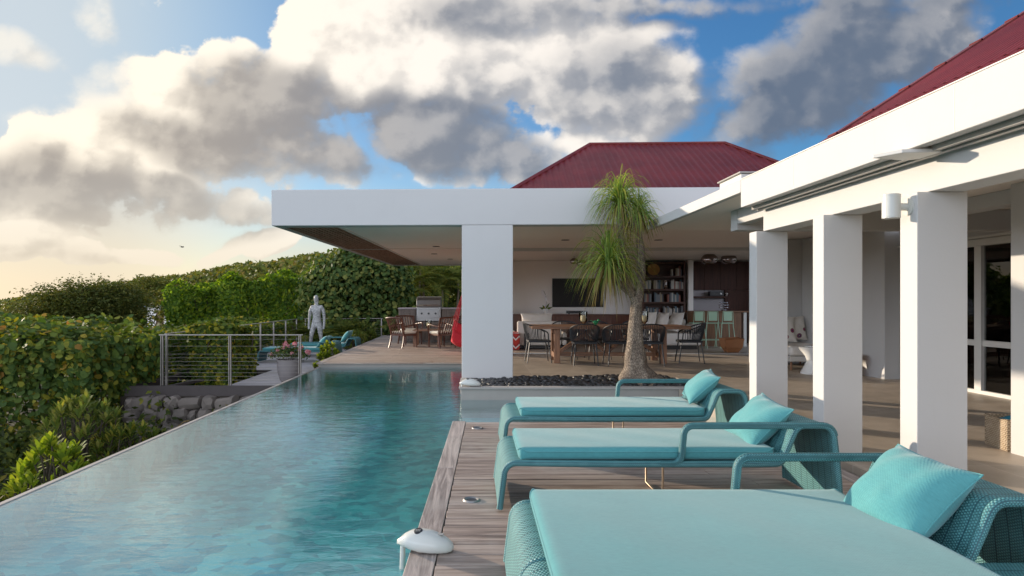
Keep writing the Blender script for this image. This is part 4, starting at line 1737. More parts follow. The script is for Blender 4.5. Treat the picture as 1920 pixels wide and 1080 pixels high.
for sx in (-1, 1):
    mb.bar((sx * 1.0, 0.0, 0.20), (sx * 0.35, 0.0, 0.66), 0.07, 0.07)
    mb.bar((sx * 0.55, 0.06, 0.64), (sx * 0.05, 0.06, 0.22), 0.06, 0.06)
mb.box(-0.05, 0.05, -0.045, 0.045, 0.205, 0.66)
mb.build('brace', 'teak', table, bevel=0.004)


def make_dining_chair():
    t = thing('dining_chair', 'x', 'chair', (0, 0, 0), 0, 'black rope dining chairs round the teak table')
    mb = MB()
    seat = [(-0.23, -0.22), (0.23, -0.22), (0.26, 0.0), (0.24, 0.22), (0.18, 0.25), (-0.18, 0.25), (-0.24, 0.22), (-0.26, 0.0)]
    mb.prism(seat, 0.425, 0.465)
    mb.build('seat', 'dark_rope', t, bevel=0.01)
    legs4([((-0.20, -0.19, 0.43), (-0.24, -0.25, 0)), ((0.20, -0.19, 0.43), (0.24, -0.25, 0)),
           ((-0.20, 0.19, 0.43), (-0.245, 0.25, 0)), ((0.20, 0.19, 0.43), (0.245, 0.25, 0))], 0.014, 0.011, 'dark_metal', t)
    top, bot = [], []
    for i in range(33):
        a = R(-200 + 220 * i / 32)           # from the left arm round the back to the right arm
        x, y = 0.285 * math.cos(a), 0.285 * math.sin(a)
        f = max(0.0, min(1.0, (-math.sin(a) + 0.34) / 1.34))
        y2 = y * 0.95 if y < 0 else y * 1.6
        zt = 0.635 + 0.185 * f ** 0.7
        top.append((x * 1.02, y2 - 0.045 * f, zt))
        bot.append((x * 0.88, y2 * 0.85, 0.47))
    rail = [(top[0][0] * .9, top[0][1] + .03, 0.46)] + [(top[0][0], top[0][1] + 0.02, 0.60)] + top + [(top[-1][0], top[-1][1] + 0.02, 0.60)] + [(top[-1][0] * .9, top[-1][1] + .03, 0.46)]
    mb = MB()
    mb.tube(rail, 0.013, 8)
    fr_ = mb.build('back_frame', 'dark_metal', t, True)
    mb = MB()
    for i in range(1, 32):
        mid = (Vector(top[i]) + Vector(bot[i])) / 2 + Vector((top[i][0] * 0.03, -0.008, 0))
        mb.tube([top[i], mid, bot[i]], 0.0072, 5)
    mb.build('backrest', 'dark_rope', t, True)
    return t


ch0 = make_dining_chair()
spots = [(2.20, 12.82, 0, 'black rope chair on the near side of the teak table, leftmost of the three backs'),
         (2.86, 12.80, 3, 'black rope chair at the middle of the near side of the teak table'),
         (3.50, 12.78, -4, 'black rope chair on the near side of the teak table, right of the palm trunk'),
         (1.32, 13.35, -86, 'black rope chair at the left head of the teak table'),
         (4.45, 13.25, 84, 'black rope chair at the right head of the teak table'),
         (2.0, 14.15, 178, 'black rope chair across the table by the left candle glass'),
         (2.72, 14.15, 183, 'black rope chair across the table, behind the middle near chair'),
         (3.55, 14.12, 180, 'black rope chair across the table near the right candle glass')]
for i, (x, y, a, lab) in enumerate(spots):
    c = ch0 if i == 0 else dup(ch0, (0, 0, 0), 0)
    c.location = (x, y, TZ)
    c.rotation_euler = (0, 0, PAV_R + R(a))
    c['label'] = lab


def hurricane(label, loc, sc=1.0, group='glass hurricane candle holders'):
    t = thing('candle_holder', label, 'candle holder', loc, 0, group)
    mb = MB()
    pr = [(0.045, 0.0), (0.062, 0.006), (0.05, 0.02), (0.028, 0.035), (0.05, 0.055), (0.088, 0.085), (0.10, 0.14), (0.10, 0.27), (0.105, 0.33),
          (0.101, 0.33), (0.095, 0.27), (0.095, 0.14), (0.08, 0.09), (0.02, 0.07), (0.0001, 0.07)]
    mb.lathe([(r * sc, z * sc) for r, z in pr], (0, 0, 0), 24)
    mb.build('glass', 'clear_glass', t, True)
    mb = MB()
    mb.lathe([(0.058 * sc, 0.088 * sc), (0.060 * sc, 0.225 * sc), (0.05 * sc, 0.232 * sc), (0.0001, 0.228 * sc)], (0, 0, 0), 20)
    mb.build('candle', 'candle_wax', t, True)
    return t


hurricane('glass hurricane with a cream candle on the left half of the teak dining table', (2.28, 13.45, TZ + 0.766), 0.88)
hurricane('glass hurricane with a cream candle on the dining table behind the palm trunk', (3.56, 13.45, TZ + 0.766), 0.88)
t = thing('glass_bird', 'small green glass bird on the dining table beside the left candle', 'ornament', (2.56, 13.55, TZ + 0.766))
mb = MB()
mb.ball((0, 0, 0.06), 0.045, 8, 1.3, 0.9, 0.9)
mb.ball((0.06, 0, 0.10), 0.026, 8)
mb.bar((0.08, 0, 0.10), (0.105, 0, 0.096), 0.012, 0.012)
mb.bar((-0.05, 0, 0.07), (-0.11, 0, 0.10), 0.03, 0.012)
mb.cyl((0, 0, 0), (0, 0, 0.03), 0.03, 0.012, 12)
mb.build('body', 'emerald_glass', t, True)


# ------------------------------------------------------------ living room
def pavt(name, label, cat, X, Y, z=TZ, rz=0.0, group=None):
    return thing(name, label, cat, (X, Y, z), PAV_R + rz, group)


t = pavt('sofa', 'cream sofa seen from behind, left of the dining table', 'sofa', 1.72, 17.35)
for (nm, bx, mt, bv) in (('seat', (-0.60, 0.60, -0.35, 0.9, 0.10, 0.40), 'cream_cloth', 0.05), ('backrest', (-0.58, 0.58, -0.52, -0.33, 0.10, 0.74), 'cream_cloth', 0.05),
                         ('arm', (-0.76, -0.605, -0.5, 0.9, 0.10, 0.44), 'cream_cloth', 0.05), ('arm', (0.605, 0.72, -0.5, 0.9, 0.10, 0.44), 'cream_cloth', 0.05)):
    mb = MB()
    mb.box(*bx)
    mb.build(nm, mt, t, bevel=bv, seg=3)
mb = MB()
mb.box(-0.40, -0.28, -0.545, -0.523, 0.02, 0.42)
mb.box(0.32, 0.42, -0.545, -0.523, 0.02, 0.42)
mb.box(-0.70, 0.66, -0.48, 0.85, 0.02, 0.095)
mb.build('base', 'charcoal', t)
pm_, _ = pillow_mesh(0.86, 0.42, 0.20, 12)
c = pm_.build('back_cushion', 'cream_cloth', t, True, angle=70)
c.location = (-0.05, -0.20, 0.74)
c.rotation_euler = (R(78), 0, 0)

t = pavt('pouf', 'low red pouf with white zigzag stripes beside the cream sofa', 'pouf', 0.98, 16.75)
mb = MB()
mb.box(-0.22, 0.20, -0.22, 0.22, 0.0, 0.46)
mb.build('cover', 'red_zigzag_cloth', t, bevel=0.07, seg=4)
mb = MB()
mb.tube([(-0.2, -0.2, 0.44), (0.18, -0.2, 0.44), (0.18, 0.2, 0.44), (-0.2, 0.2, 0.44)], 0.012, 6, closed=True)
mb.build('piping', 'white_cloth', t, True)

t = pavt('sofa', 'white sofa behind the right end of the dining table, with loose cushions', 'sofa', 5.1, 17.2)
mb = MB()
mb.box(-0.85, 0.85, -0.40, 0.40, 0.10, 0.42)
mb.build('seat', 'white_cloth', t, bevel=0.05, seg=3)
mb = MB()
mb.box(0.66, 0.90, -0.45, 0.42, 0.425, 0.66)
mb.build('arm', 'white_cloth', t, bevel=0.08, seg=4)
mb = MB()
mb.box(-0.85, 0.655, 0.25, 0.45, 0.425, 0.78)
mb.build('backrest', 'white_cloth', t, bevel=0.06, seg=3)
mb = MB()
mb.box(-0.80, 0.80, -0.36, 0.36, 0.0, 0.098)
mb.build('base', 'charcoal', t)
for (x, y, z, tilt, lab) in ((4.62, 16.95, 0.78, 18, 'grey-white cushion on the white sofa, leftmost of the three'), (4.93, 16.92, 0.77, 20, 'white cushion in the middle of the white sofa'),
                             (5.30, 16.90, 0.78, 24, 'white cushion leaning beside the round arm of the white sofa')):
    make_pillow(lab, (x, y, z), lean(-tilt, 20), 0.46, 0.56, 0.22, int(x * 10), 'white_cloth', 'sofa_cushion', 'cushions on the white sofa', 'cushion')

t = pavt('console', 'long low dark wood console under the television', 'console', 3.0, 19.25)
mb = MB()
mb.box(-1.95, 1.95, -0.22, 0.22, 0.10, 0.84)
mb.build('body', 'mahogany', t, bevel=0.004)
mb = MB()
mb.box(-2.0, 2.0, -0.25, 0.24, 0.842, 0.875)
mb.build('top', 'mahogany_long', t, bevel=0.004)
for k in range(5):
    mb = MB()
    mb.box(-1.93 + k * 0.776, -1.93 + k * 0.776 + 0.762, -0.235, -0.222, 0.13, 0.82)
    mb.build('door', 'mahogany', t, bevel=0.003)
t = pavt('television', 'large dark television on the pale wall above the console', 'television', 3.15, 19.55, 1.58)
mb = MB()
mb.box(-0.78, 0.78, -0.025, 0.03, -0.44, 0.44)
mb.build('casing', 'black_plastic', t, bevel=0.006)
mb = MB()
mb.box(-0.765, 0.765, -0.030, -0.0265, -0.425, 0.425)
mb.build('screen', 'screen_black', t)
t = pavt('soundbar', 'black soundbar on the console below the television', 'soundbar', 3.05, 19.2, TZ + 0.876)
mb = MB()
mb.box(-0.30, 0.30, -0.05, 0.05, 0.02, 0.10)
mb.build('body', 'black_plastic', t, bevel=0.01)
mb = MB()
mb.box(-0.24, -0.20, -0.04, 0.04, 0.0, 0.021)
mb.box(0.20, 0.24, -0.04, 0.04, 0.0, 0.021)
mb.build('foot', 'charcoal', t)
t = pavt('orchid', 'white orchid in a pale pot on the left end of the console', 'potted orchid', 2.12, 19.2, TZ + 0.876)
mb = MB()
mb.lathe([(0.05, 0), (0.075, 0.13), (0.08, 0.16), (0.07, 0.16), (0.065, 0.13), (0.0001, 0.12)], (0, 0, 0), 20)
mb.build('pot', 'ceramic_white', t, True)
mb = MB()
mb.tube([(0, 0, 0.12), (0.03, 0, 0.35), (0.02, 0, 0.55), (-0.05, 0, 0.70)], 0.006, 6)
mb.build('stem', 'shrub_wood', t, True)
mb = MB()
for a, l in ((20, 0.24), (160, 0.2), (60, 0.26), (120, 0.18)):
    d = Vector((math.cos(R(a)), -0.2, math.sin(R(a)) * 0.9))
    p0 = Vector((0, 0, 0.14))
    s = Vector((-d.z, 0, d.x)) * 0.035
    mb.add([p0, p0 + d * l * 0.5 + s, p0 + d * l, p0 + d * l * 0.5 - s], [(0, 1, 2, 3)])
mb.build('leaf', 'palm_leaf', t)
mb = MB()
for k in range(7):
    c0_ = Vector((0.03 - 0.02 * k + rng.uniform(-.02, .02), rng.uniform(-.03, .03), 0.42 + 0.045 * k))
    for j in range(5):
        a = 2 * PI * j / 5
        d = Vector((math.cos(a), -0.3, math.sin(a)))
        s = Vector((-math.sin(a), 0, math.cos(a))) * 0.02
        mb.add([c0_, c0_ + d * 0.025 + s, c0_ + d * 0.045, c0_ + d * 0.025 - s], [(0, 1, 2, 3)])
mb.build('flower', 'orchid_petal', t)

# bookcase and books
bx0, bx1, byy = 5.02, 6.30, 19.30
t = pavt('bookcase', 'tall dark wood bookcase with four rows of books', 'bookcase', (bx0 + bx1) / 2, byy)
hw = (bx1 - bx0) / 2
mb = MB()
mb.box(-hw, hw, 0.15, 0.20, 0.0, 2.47)
mb.build('back_panel', 'book_wood', t)
for sx in (-1, 1):
    mb = MB()
    mb.box(sx * hw - (0.05 if sx > 0 else 0), sx * hw + (0.05 if sx < 0 else 0), -0.17, 0.149, 0.0, 2.47)
    mb.build('side_panel', 'book_wood', t)
SH = [0.40, 0.83, 1.24, 1.63, 2.02]
for z in SH + [2.43]:
    mb = MB()
    mb.box(-hw + 0.051, hw - 0.051, -0.165, 0.148, z - 0.05, z)
    mb.build('shelf', 'book_wood', t)
ROWN = ['lowest', 'second', 'third', 'fourth', 'top']
COLN = ['cream', 'slate grey', 'dark blue', 'tan', 'rust red', 'ivory', 'black']
bk = {}
for row, z in enumerate(SH):
    x = -hw + 0.07
    if row == 4:
        x = hw - 0.40
    while x < hw - 0.10:
        w_ = rng.uniform(0.024, 0.05)
        h_ = rng.uniform(0.19, 0.29)
        if rng.random() < 0.08:
            x += rng.uniform(0.04, 0.12)
            continue
        ci = rng.choice([0, 0, 1, 1, 2, 3, 3, 4, 5, 5, 6])
        wx = bx0 + hw + (x + w_ / 2) * _c - (-0.06) * _s
        wy = byy + (x + w_ / 2) * _s - 0.06 * _c
        b_ = thing('book', '%s book standing in the %s row of the dark bookcase' % (COLN[ci], ROWN[row]), 'book', (wx, wy, TZ + z + 0.001), PAV_R, 'books in the bookcase')
        mb = MB()
        mb.box(-w_ / 2, w_ / 2, -0.09, 0.07, 0.0, h_)
        mb.build('cover', 'book_cover_%d' % ci, b_, bevel=0.003, seg=1)
        x += w_ + 0.003
t = pavt('tray', 'round brass tray leaning at the top left of the bookcase', 'tray', 5.36, 19.20, TZ + 2.02 + 0.19)
mb = MB()
mb.lathe([(0.0001, 0.0), (0.14, 0.004), (0.18, 0.02), (0.185, 0.03), (0.18, 0.03), (0.14, 0.012), (0.0001, 0.008)], (0, 0, 0), 28)
tr_ = mb.build('dish', 'brass_tray', t, True)
tr_.rotation_euler = (R(78), 0, 0)
t = pavt('vase', 'small sparkling glass vase standing among the fourth row of books', 'vase', 5.70, 19.10, TZ + 1.63)
mb = MB()
mb.lathe([(0.03, 0), (0.055, 0.05), (0.03, 0.12), (0.05, 0.2), (0.035, 0.26), (0.03, 0.26), (0.045, 0.2), (0.025, 0.12), (0.0001, 0.06)], (0, 0, 0), 12)
mb.build('glass', 'chrome', t, False)

# dark kitchen end with the bar
t = pavt('kitchen_wall_unit', 'dark wood wall unit with a pale niche behind the bar', 'wall unit', 7.3, 19.35)
mb = MB()
for k in range(4):
    mb.box(-0.83 + k * 0.48, -0.83 + k * 0.48 + 0.474, -0.02, 0.12, 1.60, 2.46)
mb.box(0.26, 1.09, -0.02, 0.12, 0.0, 1.595)
mb.build('panel', 'dark_panel', t, bevel=0.003)
mb = MB()
mb.box(-0.83, 0.255, 0.05, 0.12, 0.0, 1.595)
mb.build('niche', 'niche_grey', t)
mb = MB()
mb.box(-0.83, 0.255, -0.16, 0.048, 1.36, 1.41)
mb.build('shelf', 'dark_panel', t)
t = pavt('stereo', 'flat dark stereo unit on the niche shelf', 'stereo', 7.25, 19.24, TZ + 1.41)
mb = MB()
mb.box(-0.20, 0.20, -0.09, 0.09, 0.012, 0.15)
mb.build('body', 'charcoal', t, bevel=0.006)
mb = MB()
mb.cyl((0.12, -0.091, 0.08), (0.12, -0.104, 0.08), 0.03, 0.03, 16)
mb.build('dial', 'steel', t, True)
t = pavt('bowl', 'small silver bowl on the niche shelf right of the stereo', 'bowl', 7.55, 19.20, TZ + 1.41)
mb = MB()
mb.lathe([(0.03, 0), (0.035, 0.01), (0.06, 0.05), (0.065, 0.10), (0.058, 0.10), (0.05, 0.05), (0.0001, 0.02)], (0, 0, 0), 20)
mb.build('bowl_body', 'chrome', t, True)
t = pavt('bar_counter', 'wooden bar counter in front of the dark kitchen wall', 'bar counter', 6.95, 18.2)
mb = MB()
mb.box(-0.80, 0.52, -0.28, 0.28, 0.0, 0.95)
mb.build('front', 'bar_front', t, bevel=0.004)
mb = MB()
mb.box(-0.85, 0.72, -0.34, 0.34, 0.952, 0.99)
mb.build('worktop', 'bar_front', t, bevel=0.004)
mb = MB()
mb.box(0.58, 0.66, -0.30, -0.22, 0.0, 0.95)
mb.build('post', 'white_metal', t)
t = pavt('fruit_bowl', 'glittering glass bowl on the right end of the bar counter', 'bowl', 7.08, 18.2, TZ + 0.991)
mb = MB()
for k in range(16):
    a = 2 * PI * k / 16
    for zz, rr_ in ((0.02, 0.06), (0.09, 0.11), (0.16, 0.12), (0.23, 0.10)):
        mb.ball((rr_ * math.cos(a + zz), rr_ * math.sin(a + zz), zz), 0.017, 4)
mb.build('wire', 'chrome', t, True)


def make_stool():
    t = thing('bar_stool', 'x', 'bar stool', (0, 0, 0), 0, 'pale green bar stools')
    mb = MB()
    mb.box(-0.17, 0.17, -0.16, 0.16, 0.66, 0.685)
    mb.build('seat', 'pale_green_metal', t, bevel=0.01)
    legs4([((-0.15, -0.14, 0.66), (-0.21, -0.2, 0)), ((0.15, -0.14, 0.66), (0.21, -0.2, 0)), ((-0.15, 0.14, 0.66), (-0.21, 0.2, 0)), ((0.15, 0.14, 0.66), (0.21, 0.2, 0))],
          0.011, 0.010, 'pale_green_metal', t)
    mb = MB()
    mb.box(-0.11, 0.11, -0.172, -0.160, 0.74, 0.98)
    mb.tube([(-0.15, -0.15, 0.67), (-0.13, -0.175, 0.99), (0.13, -0.175, 0.99), (0.15, -0.15, 0.67)], 0.009, 6)
    mb.build('backrest', 'pale_green_metal', t)
    mb = MB()
    mb.tube([(-0.19, -0.18, 0.22), (0.19, -0.18, 0.22), (0.19, 0.18, 0.22), (-0.19, 0.18, 0.22)], 0.008, 6, closed=True)
    mb.build('footrest', 'pale_green_metal', t, True)
    return t


st0 = make_stool()
for i, (x, y, a, lab) in enumerate(((6.02, 17.35, 4, 'pale green bar stool at the left end of the bar'), (6.42, 17.38, -2, 'pale green bar stool in the middle of the bar'),
                                    (6.80, 17.36, 3, 'pale green bar stool at the right end of the bar'))):
    s = st0 if i == 0 else dup(st0, (0, 0, 0), 0)
    s.location = (x, y, TZ)
    s.rotation_euler = (0, 0, PAV_R + R(a))
    s['label'] = lab

t = pavt('wooden_tub', 'tapered orange-brown wooden tub at the right jamb of the opening', 'tub', 6.40, 15.95)
mb = MB()
vs = []
for (s, z) in ((0.13, 0.0), (0.20, 0.12), (0.235, 0.34)):
    vs += [(-s, -s, z), (s, -s, z), (s, s, z), (-s, s, z)]
fs = [(3, 2, 1, 0)]
for k in range(2):
    for j in range(4):
        fs.append((k * 4 + j, k * 4 + (j + 1) % 4, k * 4 + 4 + (j + 1) % 4, k * 4 + 4 + j))
mb.add(vs, fs)
mb.build('body', 'terracotta', t, bevel=0.012, seg=3)
mb = MB()
mb.tube([(-0.235, -0.235, 0.345), (0.235, -0.235, 0.345), (0.235, 0.235, 0.345), (-0.235, 0.235, 0.345)], 0.018, 8, closed=True)
mb.build('rim', 'terracotta', t, True)


def pendant(label, X, Y, z, r, ceil=2.56):
    t = pavt('pendant_lamp', label, 'pendant lamp', X, Y, z, 0, 'mirrored pendant lamps')
    mb = MB()
    prof = [(0.02, r * 0.75), (r * 0.5, r * 0.62), (r * 0.9, r * 0.25), (r, -0.05 * r), (r * 0.9, -0.35 * r), (r * 0.6, -0.6 * r), (r * 0.56, -0.6 * r), (r * 0.85, -0.33 * r), (r * 0.9, 0), (0.0001, r * 0.55)]
    mb.lathe(prof, (0, 0, 0), 28)
    mb.build('lamp_shade', 'dark_chrome', t, True)
    mb = MB()
    mb.cyl((0, 0, r * 0.7), (0, 0, ceil - z), 0.006, 0.006, 6)
    mb.build('cable', 'charcoal', t)


pendant('small dark mirrored pendant lamp left of the palm crown', 2.72, 17.5, 2.42, 0.12)
pendant('larger mirrored pendant lamp half hidden behind the palm leaves', 3.05, 18.2, 2.40, 0.15)
pendant('wide mirrored pendant lamp hanging over the bar, left of the pair', 6.20, 16.9, 2.44, 0.22)
pendant('wide mirrored pendant lamp hanging over the bar, right of the pair', 6.95, 17.5, 2.48, 0.22)

# ------------------------------------------------------------ seating corner on the covered terrace
t = thing('daybed', 'white upholstered daybed in the corner of the covered terrace', 'daybed', (6.25, 12.55, TZ))
mb = MB()
mb.box(-0.42, 0.42, -0.75, 0.50, 0.26, 0.44)
mb.build('seat', 'white_cloth', t, bevel=0.05, seg=3)
mb = MB()
mb.box(-0.45, 0.43, -0.78, 0.53, 0.16, 0.255)
mb.build('frame', 'white_paint', t, bevel=0.01)
legs4([((-0.40, -0.72, 0.165), (-0.41, -0.74, 0)), ((0.38, -0.72, 0.165), (0.39, -0.74, 0)), ((-0.40, 0.48, 0.165), (-0.41, 0.5, 0)), ((0.38, 0.48, 0.165), (0.39, 0.5, 0))],
      0.02, 0.015, 'teak_upright', t)
CG2 = 'patterned cushions on the terrace daybed'
make_pillow('big cream cushion with blue and crimson medallions on the daybed', (6.13, 12.78, 0.77), (R(72), 0, R(-8)), 0.52, 0.52, 0.18, 31, 'suzani_cloth', 'patterned_cushion', CG2, 'cushion')
make_pillow('cream patterned cushion tucked behind the bigger one on the daybed', (6.44, 12.90, 0.79), (R(74), 0, R(6)), 0.50, 0.50, 0.16, 33, 'suzani_cloth', 'patterned_cushion', CG2, 'cushion')
t = thing('stool', 'white ceramic hourglass stool in front of the daybed', 'stool', (5.95, 11.25, TZ))
mb = MB()
mb.lathe([(0.20, 0.0), (0.205, 0.02), (0.13, 0.16), (0.10, 0.23), (0.13, 0.31), (0.225, 0.44), (0.23, 0.465), (0.215, 0.475), (0.0001, 0.478)], (0, 0, 0), 32)
mb.build('body', 'ceramic_white', t, True)
mb = MB()
mb.lathe([(0.14, 0.0), (0.14, 0.012), (0.0001, 0.014)], (0, 0, 0.479), 28)
mb.build('top', 'ceramic_white', t, True)
t = thing('plant_pot', 'tapered terracotta pot against the sunlit terrace wall', 'pot', (6.40, 10.95, TZ))
mb = MB()
mb.lathe([(0.12, 0), (0.19, 0.30), (0.205, 0.37), (0.185, 0.37), (0.17, 0.30), (0.0001, 0.28)], (0, 0, 0), 28)
mb.build('body', 'terracotta', t, True)
mb = MB()
mb.lathe([(0.165, 0.300), (0.0001, 0.312)], (0, 0, 0), 20)
mb.build('soil_fill', 'soil', t)
t = thing('laundry_basket', 'square woven basket with a blue towel on the stone floor by the wall', 'basket', (4.80, 5.56, TZ), R(-12))
mb = MB()
W_, D_, H_ = 0.24, 0.17, 0.26
for (x0, x1, y0, y1) in ((-W_, W_, -D_, -D_ + 0.02), (-W_, W_, D_ - 0.02, D_), (-W_, -W_ + 0.02, -D_ + 0.021, D_ - 0.021), (W_ - 0.02, W_, -D_ + 0.021, D_ - 0.021)):
    mb.box(x0, x1, y0, y1, 0.0, H_)
mb.box(-W_ + 0.021, W_ - 0.021, -D_ + 0.021, D_ - 0.021, 0.003, 0.02)
mb.build('body', 'woven_basket', t, bevel=0.006)
mb = MB()
mb.tube([(-W_ + .01, -D_ + .01, H_), (W_ - .01, -D_ + .01, H_), (W_ - .01, D_ - .01, H_), (-W_ + .01, D_ - .01, H_)], 0.014, 8, closed=True)
mb.build('rim', 'woven_basket', t, True)
mb = MB()
mb.box(-0.055, 0.055, -D_ - 0.003, -D_ - 0.0005, 0.165, 0.205)
mb.build('handle_hole', 'blue_towel', t)
mb = MB()
mb.tube([(-0.06, -D_ - 0.002, 0.16), (0.06, -D_ - 0.002, 0.16), (0.06, -D_ - 0.002, 0.21), (-0.06, -D_ - 0.002, 0.21)], 0.008, 6, closed=True)
mb.build('handle', 'white_paint', t, True)
tw, _ = pillow_mesh(0.42, 0.29, 0.12, 41)
tw_ = tw.build('towel', 'blue_towel', None, True)
tw_.location = (4.80, 5.56, TZ + 0.225)
tw_.rotation_euler = (R(4), R(-5), R(-12))
tag(tw_, 'blue towel stuffed into the woven basket', 'towel')

# behind the glass doors
t = thing('lounge_chair', 'low wooden lounge chair with a cream cushion behind the glass door', 'chair', (7.9, 10.0, TZ), R(200))
for (nm, bx, mt) in (('seat', (-0.3, 0.3, -0.3, 0.3, 0.32, 0.44), 'cream_cloth'), ('backrest', (-0.3, 0.3, 0.22, 0.34, 0.442, 0.85), 'cream_cloth')):
    mb = MB()
    mb.box(*bx)
    mb.build(nm, mt, t, bevel=0.04, seg=3)
for sx in (-1, 1):
    mb = MB()
    mb.bar((sx * 0.35, -0.33, 0.0), (sx * 0.35, -0.28, 0.56), 0.04, 0.05)
    mb.bar((sx * 0.35, -0.30, 0.55), (sx * 0.35, 0.34, 0.52), 0.05, 0.035)
    mb.bar((sx * 0.35, 0.42, 0.0), (sx * 0.35, 0.26, 0.90), 0.04, 0.05)
    mb.build('side_frame', 'teak', t)
t = thing('framed_picture', 'framed dark picture on the wall inside the glass door', 'picture', (10.28, 11.6, 1.6), 0)
t.location = (9.0, 10.88, 1.55)
mb = MB()
mb.box(-0.52, 0.52, -0.03, 0.0, -0.42, 0.42)
mb.build('frame', 'charcoal', t)
mb = MB()
mb.box(-0.49, 0.49, -0.034, -0.031, -0.39, 0.39)
mb.build('mount', 'picture_mat', t)
mb = MB()
mb.box(-0.30, 0.30, -0.038, -0.035, -0.24, 0.24)
mb.build('print', 'picture_dark', t)
t = thing('side_table', 'small low table with a glass jug behind the glass door', 'table', (8.15, 9.05, TZ))
mb = MB()
mb.box(-0.3, 0.3, -0.25, 0.25, 0.74, 0.78)
mb.build('tabletop', 'mahogany_long', t, bevel=0.004)
legs4([((-0.26, -0.21, 0.74), (-0.26, -0.21, 0)), ((0.26, -0.21, 0.74), (0.26, -0.21, 0)), ((-0.26, 0.21, 0.74), (-0.26, 0.21, 0)), ((0.26, 0.21, 0.74), (0.26, 0.21, 0))], 0.02, 0.02, 'mahogany', t)
hurricane('glass jug with a pale candle on the table behind the glass door', (8.05, 8.92, TZ + 0.781), 0.75)

# ------------------------------------------------------------ far deck: armchairs, low table, grill, hanging chair
def make_armchair():
    t = thing('armchair', 'x', 'armchair', (0, 0, 0), 0, 'slatted wooden armchairs round the low table')
    mb = MB()
    mb.box(-0.27, 0.27, -0.26, 0.27, 0.345, 0.40)
    mb.build('seat', 'mahogany_long', t, bevel=0.006)
    mb = MB()
    mb.box(-0.265, 0.265, -0.22, 0.28, 0.402, 0.47)
    mb.build('cushion', 'ivory_cushion', t, bevel=0.025, seg=3)
    for sx in (-1, 1):
        mb = MB()
        mb.tube([(sx * 0.255, 0.24, 0.345), (sx * 0.26, 0.25, 0.18), (sx * 0.262, 0.255, 0.0)], 0.022, 8, rr=[0.026, 0.023, 0.018])
        mb.build('leg', 'mahogany', t, True)
        mb = MB()
        mb.tube([(sx * 0.25, -0.24, 0.35), (sx * 0.255, -0.27, 0.18), (sx * 0.26, -0.33, 0.0)], 0.022, 8, rr=[0.026, 0.023, 0.018])
        mb.build('leg', 'mahogany', t, True)
        mb = MB()
        mb.tube(resample([(sx * 0.27, -0.30, 0.60), (sx * 0.305, -0.10, 0.625), (sx * 0.31, 0.12, 0.655), (sx * 0.31, 0.20, 0.645), (sx * 0.305, 0.235, 0.60), (sx * 0.29, 0.245, 0.50),
                          (sx * 0.265, 0.24, 0.39)], 0.06), 0.022, 8)
        mb.build('armrest', 'mahogany', t, True)
    mb = MB()
    top = []
    for i in range(9):
        u = i / 8 * 2 - 1
        top.append((u * 0.30, -0.40 - 0.05 * (1 - u * u), 0.86 - 0.015 * u * u))
    mb.tube(top, 0.022, 8)
    for i in range(7):
        u = (i + 0.5) / 7 * 2 - 1
        p1 = (u * 0.28, -0.40 - 0.05 * (1 - u * u), 0.85)
        p0 = (u * 0.245, -0.25, 0.39)
        pm_ = (u * 0.262, -0.315 - 0.02 * (1 - u * u), 0.60)
        mb.tube([p0, pm_, p1], 0.013, 6)
    for sx in (-1, 1):
        mb.tube([(sx * 0.25, -0.24, 0.35), (sx * 0.27, -0.30, 0.60), (sx * 0.30, -0.40, 0.86)], 0.022, 8)
    mb.build('backrest', 'mahogany', t, True)
    return t


ac = make_armchair()
for i, (x, y, a, lab) in enumerate(((-2.02, 18.25, -38, 'slatted wooden armchair nearest on the left of the low table, its back to the pool'),
                                    (-0.95, 18.30, 36, 'slatted wooden armchair nearest on the right of the low table, beside the red hanging chair'),
                                    (-1.98, 19.65, -150, 'slatted wooden armchair behind the left one, by the grill cabinets'),
                                    (-0.72, 19.55, 140, 'slatted wooden armchair behind the right one, by the grill cabinets'))):
    c = ac if i == 0 else dup(ac, (0, 0, 0), 0)
    c.location = (x, y, 0.004)
    c.rotation_euler = (0, 0, R(a))
    c['label'] = lab
t = thing('low_table', 'low square wooden table between the slatted armchairs', 'table', (-1.38, 18.95, 0.004))
mb = MB()
for k in range(6):
    mb.box(-0.42, 0.42, -0.42 + k * 0.1405, -0.42 + k * 0.1405 + 0.136, 0.45, 0.485)
mb.build('tabletop', 'teak', t, bevel=0.003)
for sx in (-1, 1):
    for sy in (-1, 1):
        mb = MB()
        mb.box(sx * 0.35 - 0.05, sx * 0.35 + 0.05, sy * 0.35 - 0.05, sy * 0.35 + 0.05, 0.0, 0.448)
        mb.build('leg', 'teak_upright', t, bevel=0.004)
hurricane('glass hurricane with a cream candle on the low table between the armchairs', (-1.36, 18.85, 0.49), 0.85)

